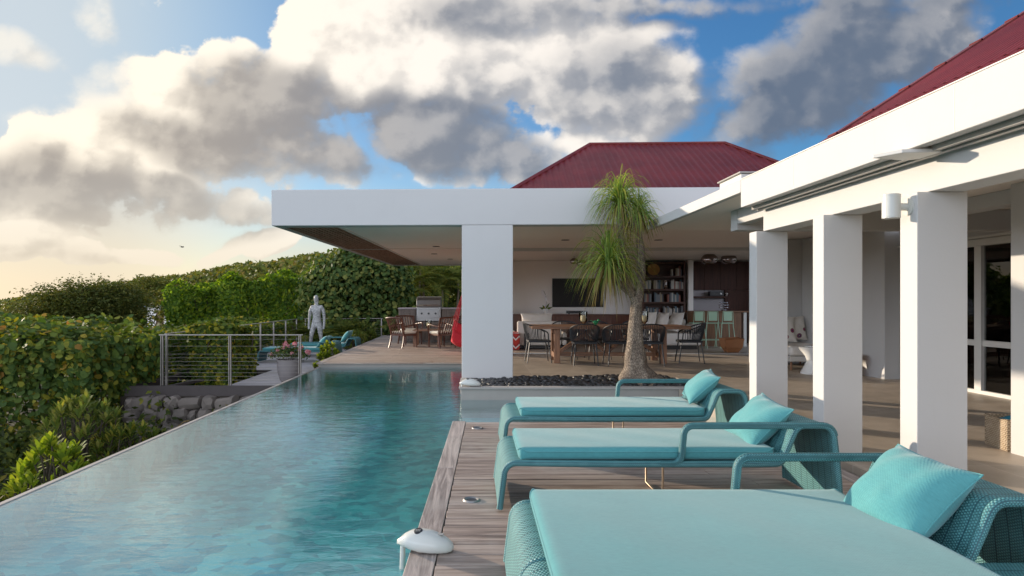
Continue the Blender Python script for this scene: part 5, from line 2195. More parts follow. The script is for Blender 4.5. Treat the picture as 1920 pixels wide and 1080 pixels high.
t = thing('outdoor_kitchen', 'grey wooden outdoor kitchen cabinets with a pale worktop behind the armchairs', 'kitchen counter', (-1.2, 20.7, 0.004))
for (xa, xb) in ((-1.22, -0.66), (0.14, 1.7)):
    mb = MB()
    mb.box(xa, xb, -0.30, 0.35, 0.05, 1.06)
    mb.build('cabinet', 'kitchen_grey_wood', t, bevel=0.004)
    mb = MB()
    mb.box(xa - 0.02, xb + (0.0 if xa < 0 else 0.02), -0.34, 0.37, 1.062, 1.11)
    mb.build('worktop', 'niche_grey', t, bevel=0.006)
mb = MB()
mb.box(-0.655, 0.135, -0.29, 0.35, 0.05, 0.68)
mb.build('cabinet', 'kitchen_grey_wood', t)
for (xa, xb, z0, z1) in ((-1.20, -0.68, 0.10, 0.80), (-1.20, -0.68, 0.82, 1.04), (-0.64, -0.27, 0.08, 0.66), (-0.25, 0.12, 0.08, 0.66), (0.16, 0.70, 0.10, 0.80), (0.16, 0.70, 0.82, 1.04),
                         (0.72, 1.26, 0.10, 1.04)):
    mb = MB()
    mb.box(xa, xb, -0.325, -0.302, z0, z1)
    d_ = mb.build('door', 'kitchen_grey_wood', t, bevel=0.003)
    mb = MB()
    cx = (xa + xb) / 2
    mb.tube([(cx - 0.09, -0.327, z1 - 0.08), (cx - 0.09, -0.352, z1 - 0.08), (cx + 0.09, -0.352, z1 - 0.08), (cx + 0.09, -0.327, z1 - 0.08)], 0.007, 6)
    mb.build('handle', 'steel', d_, True)
t = thing('grill', 'stainless steel gas grill with a closed hood set in the outdoor kitchen', 'grill', (-1.46, 20.65, 0.69))
mb = MB()
mb.box(-0.385, 0.385, -0.32, 0.32, 0.0, 0.44)
mb.build('body', 'steel', t, bevel=0.01)
mb = MB()
pr = [(-0.33, 0.445), (-0.35, 0.52), (-0.30, 0.66), (-0.16, 0.76), (0.10, 0.78), (0.30, 0.72), (0.32, 0.445)]
vs = [(sx * 0.385, y, z) for sx in (-1, 1) for (y, z) in pr]
n_ = len(pr)
mb.add(vs, [tuple(range(n_)), tuple(range(2 * n_ - 1, n_ - 1, -1))] + [(i, i + n_, (i + 1) % n_ + n_, (i + 1) % n_) for i in range(n_)])
mb.build('hood', 'steel', t, bevel=0.012, seg=3)
mb = MB()
mb.tube([(-0.30, -0.33, 0.51), (-0.30, -0.40, 0.51), (0.30, -0.40, 0.51), (0.30, -0.33, 0.51)], 0.014, 8)
mb.build('handle', 'chrome', t, True)
mb = MB()
mb.box(-0.33, 0.33, -0.345, -0.322, 0.10, 0.36)
pn = mb.build('panel', 'steel', t, bevel=0.004)
for x in (-0.22, 0.0, 0.22):
    mb = MB()
    mb.cyl((x, -0.347, 0.24), (x, -0.385, 0.24), 0.032, 0.028, 16)
    mb.build('knob', 'charcoal', pn, True)

t = thing('hanging_chair', 'red fabric hanging chair half hidden behind the white pillar', 'hanging chair', (-0.20, 16.2, 0))
mb = MB()
na, nb_ = 18, 14
for i in range(na + 1):
    a = i / na
    for j in range(nb_ + 1):
        b = j / nb_ * 2 - 1
        # bucket: from the front lip down, along the seat and up the back
        if a < 0.25:
            y, z = -0.36, 0.50 - a * 0.9
        elif a < 0.6:
            k = (a - 0.25) / 0.35
            y, z = -0.36 + 0.62 * k, 0.275 - 0.09 * math.sin(PI * k)
        else:
            k = (a - 0.6) / 0.4
            y, z = 0.26 + 0.10 * k, 0.275 + 0.44 * k
        x = b * (0.32 + 0.06 * math.sin(PI * a))
        z += 0.15 * abs(b) ** 3
        mb.v.append((x, y, z))
k = nb_ + 1
for i in range(na):
    for j in range(nb_):
        mb.f.append((i * k + j, i * k + j + 1, (i + 1) * k + j + 1, (i + 1) * k + j))
sl = mb.build('sling', 'red_cloth', t, True, angle=80)
sm = sl.modifiers.new('thick', 'SOLIDIFY')
sm.thickness = 0.03
for (sx, sy) in ((-1, -1), (1, -1), (-1, 1), (1, 1)):
    mb = MB()
    for q_ in range(3):
        mb.tube([(sx * (0.36 - 0.05 * q_), -0.35 if sy < 0 else 0.36, 0.62 if sy < 0 else 0.83), (sx * 0.03, 0, 1.75)], 0.009, 5)
    mb.build('rope', 'red_rope', t, True)
mb = MB()
mb.tube([(-0.05, 0, 1.75), (0.05, 0, 1.75)], 0.02, 8)
mb.tube([(0, 0, 1.75), (0, 0, 2.612)], 0.008, 6)
mb.build('spreader', 'red_rope', t, True)


# ------------------------------------------------------------ lower deck: railings, two loungers, statue, rose pot
def cables(mb, a, b, z0, z1):
    zs = [z0 + 0.075 * k for k in range(8)] + [z0 + 0.075 * 7 + 0.16, z0 + 0.075 * 7 + 0.30]
    for z in zs:
        if z < z1 - 0.03:
            mb.cyl((a[0], a[1], z), (b[0], b[1], z), 0.0026, 0.0026, 5)


def railing(label, pts, zb, h, double=True, ext=0.06):
    t = thing('railing', label, 'railing', (0, 0, 0), 0, 'steel cable railings round the lower deck')
    d = (Vector(pts[-1] + (0,)) - Vector(pts[0] + (0,))).normalized()
    for (x, y) in pts:
        mb = MB()
        for s in ((-0.018, 0.018) if double else (0.0,)):
            mb.box(x + d.x * s - (0.006 if double else 0.02), x + d.x * s + (0.006 if double else 0.02), y + d.y * s - 0.025, y + d.y * s + 0.025, zb - 0.06, zb + h)
        mb.build('post', 'rail_steel', t)
    mb = MB()
    a, b = pts[0], pts[-1]
    mb.bar((a[0] - d.x * ext, a[1] - d.y * ext, zb + h + 0.012), (b[0] + d.x * ext, b[1] + d.y * ext, zb + h + 0.012), 0.05, 0.02)
    mb.build('handrail', 'rail_steel', t, bevel=0.004)
    mb = MB()
    cables(mb, a, b, zb + 0.10, zb + h)
    mb.build('cable', 'rail_steel', t, True)


railing('steel cable railing along the front edge of the lower deck, nearest the pool', [(-6.30, 12.90), (-4.93, 12.90), (-3.52, 12.90)], LZ, 1.0)
railing('steel railing running back along the left side of the lower deck', [(-6.40, 13.3), (-6.42, 15.0), (-6.46, 18.0), (-6.49, 19.4), (-6.53, 20.8), (-6.58, 22.3), (-6.62, 23.8)], LZ, 1.0, False)
railing('steel railing across the back of the lower deck behind the statue', [(-6.5, 24.6), (-5.05, 24.6), (-3.58, 24.6)], LZ, 1.0, False)

LG = 'teal loungers on the lower deck'
make_lounger('sun_lounger', 'teal lounger on the lower deck, nearer of the two', (-5.95, 17.5, LZ), 0.02, 0.12, 1.78, group=LG)
make_lounger('sun_lounger', 'teal lounger on the lower deck in front of the statue', (-5.72, 19.3, LZ), LW - 0.02, 0.12, 1.78, group=LG)
PG2 = 'teal pillows on the lower deck loungers'
make_pillow('teal pillow on the nearer lower deck lounger', (-4.20, 17.85, LZ + 0.56), lean(-42, -4), 0.55, 0.42, 0.16, 51, 'turquoise_pillow', group=PG2)
make_pillow('teal pillow on the lower deck lounger in front of the statue', (-3.93, 19.68, LZ + 0.60), lean(-36, -4), 0.55, 0.44, 0.16, 52, 'turquoise_pillow', group=PG2)

# statue of a standing man, mirror mosaic skin
sv = [((0, 0, 0.98), .145, .115), ((0, 0, 1.13), .135, .105), ((0, .005, 1.30), .165, .125), ((0, .01, 1.45), .165, .12), ((0, .012, 1.57), .085, .075),
      ((-.005, .0, 1.66), .062, .062), ((-.012, -.008, 1.75), .088, .092), ((-.016, -.012, 1.86), .086, .092), ((-.014, -.008, 1.935), .05, .055),
      # arms
      ((-.17, .01, 1.52), .075, .075), ((-.235, .015, 1.38), .064, .064), ((-.265, .02, 1.16), .054, .052), ((-.275, -.01, .96), .044, .044), ((-.270, -.03, .84), .040, .045), ((-.262, -.04, .75), .028, .036),
      ((.17, .01, 1.52), .075, .075), ((.235, .02, 1.38), .064, .064), ((.260, .03, 1.16), .054, .052), ((.268, .0, .96), .044, .044), ((.262, -.02, .84), .040, .045), ((.255, -.03, .75), .028, .036),
      # legs
      ((-.105, 0, .88), .105, .105), ((-.15, -.02, .68), .085, .088), ((-.19, -.03, .50), .062, .066), ((-.215, .0, .34), .06, .066), ((-.24, .02, .12), .042, .045), ((-.245, .01, .045), .046, .05), ((-.26, -.14, .03), .042, .03),
      ((.105, 0, .88), .105, .105), ((.13, -.01, .68), .085, .088), ((.15, -.01, .50), .062, .066), ((.165, .02, .34), .06, .066), ((.18, .04, .12), .042, .045), ((.185, .03, .045), .046, .05), ((.20, -.12, .03), .042, .03)]
se_ = [(0, 1), (1, 2), (2, 3), (3, 4), (4, 5), (5, 6), (6, 7), (7, 8), (3, 9), (9, 10), (10, 11), (11, 12), (12, 13), (13, 14), (3, 15), (15, 16), (16, 17), (17, 18), (18, 19), (19, 20),
       (0, 21), (21, 22), (22, 23), (23, 24), (24, 25), (25, 26), (26, 27), (0, 28), (28, 29), (29, 30), (30, 31), (31, 32), (32, 33), (33, 34)]
me = bpy.data.meshes.new('statue')
me.from_pydata([v[0] for v in sv], se_, [])
me.materials.append(MATS['mirror_mosaic'])
st_ = bpy.data.objects.new('statue', me)
COL.objects.link(st_)
st_.modifiers.new('skin', 'SKIN')
for i, v in enumerate(sv):
    me.skin_vertices[0].data[i].radius = (v[1], v[2])
    me.skin_vertices[0].data[i].use_root = (i == 0)
st_.modifiers['skin'].use_smooth_shade = True
ssb = st_.modifiers.new('sub', 'SUBSURF')
ssb.levels = 2
ssb.render_levels = 2
st_.location = (-5.28, 21.4, LZ + 0.01)
st_.scale = (0.97, 0.97, 0.97)
st_.rotation_euler = (0, 0, R(-8))
tag(st_, 'standing silver mosaic statue of a man on the lower deck', 'statue')

# ------------------------------------------------------------ foliage
HEX = np.array([(math.cos(2 * PI * k / 7), math.sin(2 * PI * k / 7)) for k in range(7)])
HEX[0] *= 0.72            # the notch of a heart-round leaf
QUAD = np.array([(0.0, -1.0), (0.55, 0.1), (0.0, 1.0), (-0.55, 0.1)])
LANCE = np.array([(0.0, 0.0), (0.16, 0.35), (0.20, 0.65), (0.0, 1.0), (-0.20, 0.65), (-0.16, 0.35)]) * np.array([1, 2.0]) + np.array([0, -1.0])


def unit(a):
    return a / np.maximum(np.linalg.norm(a, axis=1, keepdims=True), 1e-9)


def leaves(P, Nn, size, shape, jitter=0.6, droop=0.0, fold=0.0):
    """one flat leaf per point; returns V, F arrays"""
    n = len(P)
    Nn = unit(Nn + nrg.normal(0, jitter, (n, 3)))
    t = nrg.normal(0, 1, (n, 3)) - np.array([0, 0, droop])
    t = t - Nn * (t * Nn).sum(1, keepdims=True)
    t = unit(t)
    b = np.cross(Nn, t)
    size = np.broadcast_to(size, (n,))
    k = len(shape)
    V = P[:, None, :] + (b[:, None, :] * shape[None, :, 0:1] + t[:, None, :] * shape[None, :, 1:2]) * size[:, None, None]
    if fold:
        V = V + Nn[:, None, :] * (np.abs(shape[None, :, 0:1]) * fold) * size[:, None, None]
    F = np.arange(n * k).reshape(n, k)
    return V.reshape(-1, 3), F


def lump(P, seed, s=0.8, amp=0.2):
    r = np.random.default_rng(seed)
    d = np.zeros(len(P))
    for i in range(5):
        w = r.normal(0, 1, 3) * (1.3 ** i) / s
        d += np.sin(P @ w + r.uniform(0, 6.28)) * (0.8 ** i)
    return d * amp / 2


def hedge_points(n, box, seed, amp=0.2, depth=0.25, wts=None):
    """points in the outer shell of a lumpy box, with outward normals"""
    x0, x1, y0, y1, z0, z1 = box
    r = np.random.default_rng(seed)
    a = np.array([(y1 - y0) * (z1 - z0)] * 2 + [(x1 - x0) * (z1 - z0)] * 2 + [(x1 - x0) * (y1 - y0)])
    if wts is not None:
        a = a * np.array(wts)
    f = r.choice(5, n, p=a / a.sum())
    u = r.uniform(0, 1, (n, 3))
    P = np.array([x0, y0, z0]) + u * np.array([x1 - x0, y1 - y0, z1 - z0])
    N_ = np.zeros((n, 3))
    for k, (ax, val, sg) in enumerate(((0, x0, -1), (0, x1, 1), (1, y0, -1), (1, y1, 1), (2, z1, 1))):
        m = f == k
        P[m, ax] = val
        N_[m, ax] = sg
    # soften the box edges
    c = np.array([(x0 + x1) / 2, (y0 + y1) / 2, (z0 + z1) / 2])
    N_ = unit(N_ + 0.35 * (P - c) / np.array([x1 - x0, y1 - y0, z1 - z0]))
    d = lump(P, seed, 0.9, amp) - np.abs(r.exponential(depth, n)) + r.uniform(0, 0.05, n)
    return P + N_ * d[:, None], N_


def blob_points(n, blobs, seed, depth=0.2, lower=-0.5):
    """points near the surface of a union of ellipsoids (cx, cy, cz, rx, ry, rz)"""
    r = np.random.default_rng(seed)
    B = np.array(blobs)
    a = (B[:, 3] * B[:, 5])
    k = r.choice(len(B), n, p=a / a.sum())
    d = unit(r.normal(0, 1, (n, 3)))
    d[:, 2] = np.where(d[:, 2] < lower, -d[:, 2], d[:, 2])
    rad = 1.0 - np.abs(r.exponential(depth, n))
    rad = np.maximum(rad, 0.1)
    P = B[k, :3] + d * B[k, 3:6] * rad[:, None] * (1 + 0.12 * r.normal(0, 1, n))[:, None] ** 1
    return P, d


def stick(mb, a, b, r0, r1, n=6, bend=0.1, seed=0):
    r = random.Random(seed)
    a, b = Vector(a), Vector(b)
    L = (b - a).length
    pts, rr = [], []
    for i in range(6):
        t = i / 5
        p = a.lerp(b, t)
        if 0 < i < 5:
            p += Vector((r.uniform(-1, 1), r.uniform(-1, 1), r.uniform(-.5, .5))) * bend * L * 0.3
        pts.append(p)
        rr.append(r0 + (r1 - r0) * t)
    mb.tube(pts, r0, n, rr=rr)


def plant(name, label, cat, loc, mat, V, F, stems, stem_mat='shrub_wood', leaf_name='foliage', stem_name='stem', group=None):
    t = thing(name, label, cat, loc, 0, group)
    np_mesh(leaf_name, V - np.array(loc), F, mat, t)
    mb = MB()
    for i, (a, b, r0, r1) in enumerate(stems):
        stick(mb, Vector(a) - Vector(loc), Vector(b) - Vector(loc), r0, r1, 6, 0.25, i)
    mb.build(stem_name, stem_mat, t, True)
    return t


def box_stems(box, n, seed):
    r = random.Random(seed)
    x0, x1, y0, y1, z0, z1 = box
    out = []
    for i in range(n):
        x, y = r.uniform(x0 + .2, x1 - .2), r.uniform(y0 + .25, y1 - .2)
        out.append(((x, y, z0 - 0.3), (x + r.uniform(-.4, .4), y + r.uniform(-.3, .3), z1 - 0.25), 0.03, 0.012))
    return out


def gz1(x, y):
    return float(ground_z(x, y))


# big sea grape hedge beside the lower deck
bx = (-14.5, -6.9, 11.4, 16.5, -1.7, 0.62)
P, Nn = hedge_points(27000, bx, 3, 0.34, 0.22, (0.2, 1.4, 1.8, 0.05, 1.3))
bx2 = (-9.6, -6.95, 16.5, 24.5, -1.7, 0.55)
Pb, Nb = hedge_points(9000, bx2, 4, 0.25, 0.2, (0.1, 1.0, 0.0, 0.3, 2.0))
P, Nn = np.concatenate([P, Pb]), np.concatenate([Nn, Nb])
V, F = leaves(P, Nn + np.array([0, 0, 0.25]), nrg.uniform(0.032, 0.078, len(P)), HEX, 0.6, fold=0.22)
plant('sea_grape_hedge', 'broad sea grape hedge with big round leaves, some turning orange, left of the lower deck', 'hedge', (-10.0, 13.5, -1.6), 'sea_grape_leaf', V, F,
      box_stems(bx, 60, 1) + box_stems(bx2, 20, 2))

# dense bush that grows through the lower deck
bx = (-6.25, -5.32, 14.0, 15.45, -0.55, 0.76)
P, Nn = hedge_points(7000, bx, 6, 0.10, 0.12, (1, 1.2, 1.6, 0.3, 1.4))
V, F = leaves(P, Nn + np.array([0, 0, 0.3]), nrg.uniform(0.035, 0.06, len(P)), HEX, 0.6, fold=0.2)
plant('clipped_bush', 'clipped bush with small glossy round leaves behind the front railing', 'bush', (-5.6, 14.7, LZ - 0.1), 'clusia_leaf', V, F, box_stems(bx, 22, 3))

# vine-covered wall of green behind the lower deck
bx = (-12.6, -6.0, 26.0, 28.5, -2.2, 1.75)
P, Nn = hedge_points(26000, bx, 8, 0.55, 0.25, (1.3, 0.5, 1.5, 0.05, 1.8))
P[:, 2] += 0.55 * np.clip((P[:, 0] + 12.6) / 4.6, 0, 1) * (P[:, 2] > 0)
V, F = leaves(P, Nn + np.array([0, -0.1, 0.2]), nrg.uniform(0.06, 0.11, len(P)), QUAD, 0.6, 1.0, fold=0.2)
plant('vine_hedge', 'tall vine-covered hedge with a bright yellow-green left edge and top', 'hedge', (-9.3, 27.2, -2.2), 'vine_leaf', V, F, box_stems(bx, 40, 4))

# big round-leaved tree between hedge and palms
bl = [(-5.6, 25.6, 1.4, 1.4, 1.1, 1.6), (-4.6, 25.4, 2.1, 1.3, 1.1, 1.35), (-3.6, 25.6, 1.7, 1.2, 1.1, 1.3), (-5.2, 25.3, 0.1, 1.7, 1.1, 1.3), (-3.3, 25.5, 0.4, 1.2, 1.0, 1.3), (-5.0, 25.5, 2.75, 0.7, .7, .65)]
P, Nn = blob_points(15000, bl, 12, 0.16)
V, F = leaves(P, Nn + np.array([0, -0.15, 0.25]), nrg.uniform(0.055, 0.10, len(P)), HEX, 0.6, fold=0.15)
plant('broadleaf_tree', 'tall bushy tree with pale round leaves behind the statue', 'tree', (-4.7, 25.6, -1.5), 'round_leaf', V, F,
      [((-4.7, 25.6, -1.6), (-4.8, 25.6, 1.2), 0.12, 0.07), ((-4.8, 25.6, 0.4), (-5.6, 25.5, 2.0), 0.07, 0.02), ((-4.8, 25.6, 0.7), (-3.7, 25.6, 2.2), 0.07, 0.02),
       ((-4.8, 25.6, 1.0), (-4.7, 25.5, 2.9), 0.06, 0.02)], leaf_name='crown', stem_name='trunk')


# feathery dark acacia at the far left
def fan_tree(name, label, cat, blobs, n, seed, mat, base, size, group=None):
    r = np.random.default_rng(seed)
    # twigs leave the crown and carry leaflets, so the outline is ragged
    K_ = 15
    P, Nn = blob_points(n // K_, blobs, seed, 0.30)
    keep = unit(Nn * np.array([1.2, 1.0, 0.45]) + r.normal(0, 0.30, Nn.shape) + np.array([0, 0, 0.12]))
    Q, M_ = [], []
    for k in range(K_):
        t = k / (K_ - 1) * 1.25 - 0.70
        dr = 0.18 * max(0.0, t + 0.2) ** 2
        Q.append(P + keep * t * 0.75 - np.array([0, 0, dr]) + r.normal(0, 0.035, P.shape))
        M_.append(np.tile([[0, 0, 1.0]], (len(P), 1)))
    P2_, N2_ = np.concatenate(Q), np.concatenate(M_)
    V, F = leaves(P2_, N2_, r.uniform(size * 0.6, size * 1.3, len(P2_)), QUAD, 0.5)
    st = []
    for b in blobs:
        st.append((base, (b[0], b[1], b[2] + b[5] * 0.3), 0.10, 0.025))
    return plant(name, label, cat, base, mat, V, F, st, leaf_name='crown', stem_name='trunk', group=group)


fan_tree('acacia_tree', 'wide dark acacia with a ragged feathery crown at the far left', 'tree',
         [(-17.2, 28, 0.9, 2.6, 1.7, 1.25), (-15.9, 27.6, 0.50, 1.9, 1.6, 1.25), (-18.9, 28.2, 0.2, 1.9, 1.5, 1.1), (-16.2, 28, 1.25, 2.0, 1.4, .95), (-15.3, 27.4, -0.6, 1.5, 1.5, 1.2),
          (-17.4, 27.5, -1.0, 2.6, 1.5, 1.1)], 66000, 21, 'acacia_leaf', (-16.4, 28.2, -2.4), 0.062)
fan_tree('scrub_tree', 'low scrubby dark tree at the left edge, below the acacia', 'tree',
         [(-20.5, 27.5, -0.35, 1.9, 1.5, 0.9), (-22.6, 28, -0.2, 1.8, 1.4, 0.9), (-19.3, 26.5, -1.0, 2.0, 1.4, 0.8)], 20000, 22, 'acacia_leaf', (-21.0, 28.0, -3.4), 0.065)

# trees between the vine hedge and the hill
for i, (x, y, zt, w, lab) in enumerate(((-38.5, 76, 4.3, 3.3, 'dark round tree just right of the acacia, in front of the hill'), (-18.2, 42, 2.6, 2.1, 'dark tree above the blue-grey roof of the far house'),
                                        (-15.6, 44, 3.2, 2.1, 'dark tree behind the bright end of the vine hedge'), (-26.5, 41, 1.0, 2.3, 'low tree behind the acacia crown'),
                                        (-11.5, 43, 3.3, 2.4, 'dark tree rising behind the middle of the vine hedge'))):
    bl = [(x, y, zt - 1.3, w, w * .8, 1.2), (x - w * .5, y - .4, zt - 1.9, w * .8, w * .7, 1.2), (x + w * .55, y - .3, zt - 1.7, w * .8, w * .7, 1.1), (x, y - .5, zt - 3.2, w * 1.2, w * .8, 1.5)]
    fan_tree('bushy_tree', lab, 'tree', bl, 7000, 30 + i, 'far_leaf', (x, y, gz1(x, y) - 0.2), 0.15, 'trees at the foot of the hill')

# hillside wood, far off: one mass
r_ = np.random.default_rng(5)
Ps, Ns, Ss = [], [], []
cnt = 0
while cnt < 2100:
    x, y = r_.uniform(-135, 70), r_.uniform(48, 172)
    if x < -40 - 0.62 * y or x > -6 + 0.28 * y:
        continue
    z = gz1(x, y)
    if z < -6 or (y < 66 and abs(x / y + 0.47) < 0.06):
        continue
    w = r_.uniform(1.3, 2.7) * (0.75 + y / 260)
    m = 58
    d = unit(r_.normal(0, 1, (m, 3)))
    d[:, 2] = np.abs(d[:, 2])
    Ps.append(np.array([x, y, z + 0.3]) + d * np.array([w, w, w * 0.72]) * (1 - np.abs(r_.exponential(0.15, m)))[:, None])
    Ns.append(d)
    Ss.append(np.full(m, 0.30 + y * 0.0021))
    cnt += 1
P, Nn, Sz = np.concatenate(Ps), np.concatenate(Ns), np.concatenate(Ss)
V, F = leaves(P, Nn, Sz * nrg.uniform(0.6, 1.3, len(P)), QUAD, 0.6, fold=0.2)
tag(np_mesh('hillside_wood', V, F, 'far_leaf'), 'green scrub and trees covering the far hillside', 'hillside wood', kind='stuff')

# undergrowth on the slope below the pool and beyond the hedges
Pg = []
nG = 26000
x = nrg.uniform(-14, -3.46, nG)
y = nrg.uniform(1.0, 12.6, nG)
h = np.maximum(0, lump(np.stack([x, y, y * 0], 1), 77, 0.7, 0.5) + 0.25)
z = ground_z(x, y) + nrg.uniform(0, 1, nG) * (0.25 + h)
Pg.append(np.stack([x, y, z], 1))
nG = 16000
x = nrg.uniform(-40, -6.9, nG)
y = nrg.uniform(17, 48, nG)
z = ground_z(x, y) + nrg.uniform(0, 0.7, nG)
Pg.append(np.stack([x, y, z], 1))
P = np.concatenate(Pg)
V, F = leaves(P, np.tile([[0.1, -0.3, 1.0]], (len(P), 1)), nrg.uniform(0.04, 0.09, len(P)) * np.where(P[:, 1] > 16.5, 2.2, 1.0), QUAD, 0.7, fold=0.2)
tag(np_mesh('undergrowth', V, F, 'ground_leaf'), 'dark low undergrowth on the slope below the pool', 'undergrowth', kind='stuff')


# leafy shrubs with rosettes of long leaves
def rosette_shrub(name, label, loc, tips, mat, L, W_, per, seed, group=None, cat='shrub'):
    r = np.random.default_rng(seed)
    Vs, n = [], 0
    shape = np.array([(0, 0), (0.55, 0.30), (1.0, 0.62), (0.55, 0.88), (0, 1.0), (-0.55, 0.88), (-1.0, 0.62), (-0.55, 0.30)])
    stems = []
    for (tx_, ty_, tz_) in tips:
        tip = np.array([tx_, ty_, tz_])
        out = tip - np.array(loc)
        out = out / np.linalg.norm(out)
        for k in range(per):
            a = 2.399 * k
            el = R(80 - 75 * k / per + r.uniform(-10, 10))
            d = np.array([math.cos(a) * math.cos(el), math.sin(a) * math.cos(el), math.sin(el)]) + out * 0.35
            d /= np.linalg.norm(d)
            up = np.array([0, 0, 1.0])
            s = np.cross(d, up)
            s /= max(np.linalg.norm(s), 1e-6)
            nn = np.cross(s, d)
            l = L * r.uniform(0.7, 1.2)
            o = tip - out * 0.02 * k * L / 0.15 * 0.3
            pts = o + (s[None] * shape[:, 0:1] * W_ + d[None] * shape[:, 1:2] * l + nn[None] * (-0.18 * l * shape[:, 1:2] ** 2 + np.abs(shape[:, 0:1]) * W_ * 0.25))
            Vs.append(pts)
        stems.append((loc, tuple(tip), 0.016, 0.007))
    V = np.concatenate(Vs)
    F = np.arange(len(V)).reshape(-1, 8)
    return plant(name, label, cat, loc, mat, V, F, stems, group=group)


def tips_dome(c, rx, rz, n, seed):
    r = random.Random(seed)
    out = []
    for i in range(n):
        a, e = r.uniform(0, 2 * PI), r.uniform(0.05, 1.0)
        k = math.sqrt(1 - e * e)
        out.append((c[0] + rx * k * math.cos(a), c[1] + rx * 0.8 * k * math.sin(a), c[2] + rz * e * r.uniform(0.8, 1.1)))
    return out


rosette_shrub('leafy_shrub', 'grey-green shrub with narrow leaves on the slope below the hedge', (-5.45, 8.9, -1.5), tips_dome((-5.45, 8.9, -0.95), 0.62, 0.85, 80, 1), 'lance_leaf', 0.17, 0.022, 12, 1)
rosette_shrub('leafy_shrub', 'bright yellow-green shrub with paddle leaves at the pool edge', (-4.12, 6.25, -1.3), tips_dome((-4.12, 6.25, -0.62), 0.34, 0.52, 34, 2), 'yellow_leaf', 0.16, 0.026, 9, 2)
rosette_shrub('leafy_shrub', 'dark shrub with narrow leaves between the stones and the pool', (-4.75, 8.8, -1.5), tips_dome((-4.75, 8.8, -1.0), 0.50, 0.60, 60, 3), 'palm_leaf', 0.15, 0.018, 12, 3)
rosette_shrub('leafy_shrub', 'small yellow-green shrub at the left end of the pool edge', (-3.95, 4.7, -1.2), tips_dome((-3.95, 4.7, -0.75), 0.30, 0.35, 22, 4), 'lance_leaf', 0.13, 0.022, 9, 4)
rosette_shrub('leafy_shrub', 'low dark shrub beyond the pool edge, left of the yellow one', (-5.0, 6.3, -1.5), tips_dome((-5.0, 6.3, -1.1), 0.6, 0.55, 60, 5), 'palm_leaf', 0.13, 0.018, 12, 5)
rosette_shrub('leafy_shrub', 'yellow shrub beside the edge of the far deck, in front of the loungers', (-3.86, 16.9, LZ - 0.2), tips_dome((-3.86, 16.9, LZ + 0.12), 0.26, 0.42, 46, 6), 'yellow_leaf', 0.13, 0.026, 10, 6)
rosette_shrub('leafy_shrub', 'small yellow-green shrub beside the far deck, nearer the rose pot', (-3.72, 15.4, LZ - 0.1), tips_dome((-3.72, 15.4, LZ + 0.05), 0.16, 0.2, 14, 7), 'yellow_leaf', 0.10, 0.022, 8, 7)
rosette_shrub('leafy_shrub', 'low feathery green shrub along the far deck behind the loungers', (-3.95, 21.2, LZ - 0.2), tips_dome((-3.95, 21.2, LZ + 0.1), 0.42, 0.5, 60, 8), 'lance_leaf', 0.18, 0.02, 12, 8)
rosette_shrub('leafy_shrub', 'taller feathery green shrub at the back corner of the far deck', (-4.05, 23.6, LZ - 0.2), tips_dome((-4.05, 23.6, LZ + 0.2), 0.40, 0.6, 60, 9), 'lance_leaf', 0.18, 0.02, 12, 9)


# palms with arching fronds
def palm(name, label, loc, h, nf, L, seed, trunk=True, leaflet=0.28, mat='palm_leaf', group=None, r=0.045, cat='palm'):
    rr = np.random.default_rng(seed)
    t = thing(name, label, cat, loc, 0, group)
    top = Vector((rr.uniform(-.15, .15), rr.uniform(-.1, .1), h))
    Vs = []
    ribs = MB()
    for k in range(nf):
        a = 2.399 * k + rr.uniform(-.2, .2)
        el = R(78 - 62 * (k / nf) + rr.uniform(-8, 8))
        l = L * rr.uniform(0.75, 1.1)
        pts = []
        for i in range(9):
            s = i / 8
            hx = math.cos(el) * s + 0.10 * s * s
            z = math.sin(el) * s - 0.62 * s * s * math.cos(el * 0.6)
            pts.append(top + Vector((math.cos(a) * hx * l, math.sin(a) * hx * l, z * l)))
        ribs.tube(pts, 0.006, 4, rr=[0.009 - 0.0008 * i for i in range(9)])
        side = Vector((-math.sin(a), math.cos(a), 0))
        for i in range(46):
            s = 0.10 + 0.9 * i / 45
            j = min(int(s * 8), 7)
            p = pts[j].lerp(pts[j + 1], s * 8 - j)
            d = (pts[j + 1] - pts[j]).normalized()
            ll = leaflet * (1 - abs(s - 0.45) * 1.1) * l / L
            for sg in (-1, 1):
                v = (side * sg * 0.8 + d * 0.55 + Vector((0, 0, -0.25 + rr.uniform(-.15, .15)))).normalized()
                w = d * 0.011
                Vs.append([p - w, p + v * ll * 0.5 + Vector((0, 0, 0.01)) - w, p + v * ll, p + v * ll * 0.5 + w * 0.6])
    V = np.array([[tuple(q) for q in f] for f in Vs]).reshape(-1, 3)
    F = np.arange(len(V)).reshape(-1, 4)
    cr = np_mesh('crown', V, F, mat, t)
    ribs.build('rib', mat, cr, True)
    mb = MB()
    if trunk:
        stick(mb, (0, 0, -0.3), top, r * 1.3, r, 8, 0.05, seed)
    else:
        for k in range(3):
            stick(mb, (0.05 * k - .05, 0, -0.3), top * 0.9, r * 0.7, r * 0.4, 6, 0.1, seed + k)
    mb.build('trunk', 'trunk_bark', t, True)
    return t


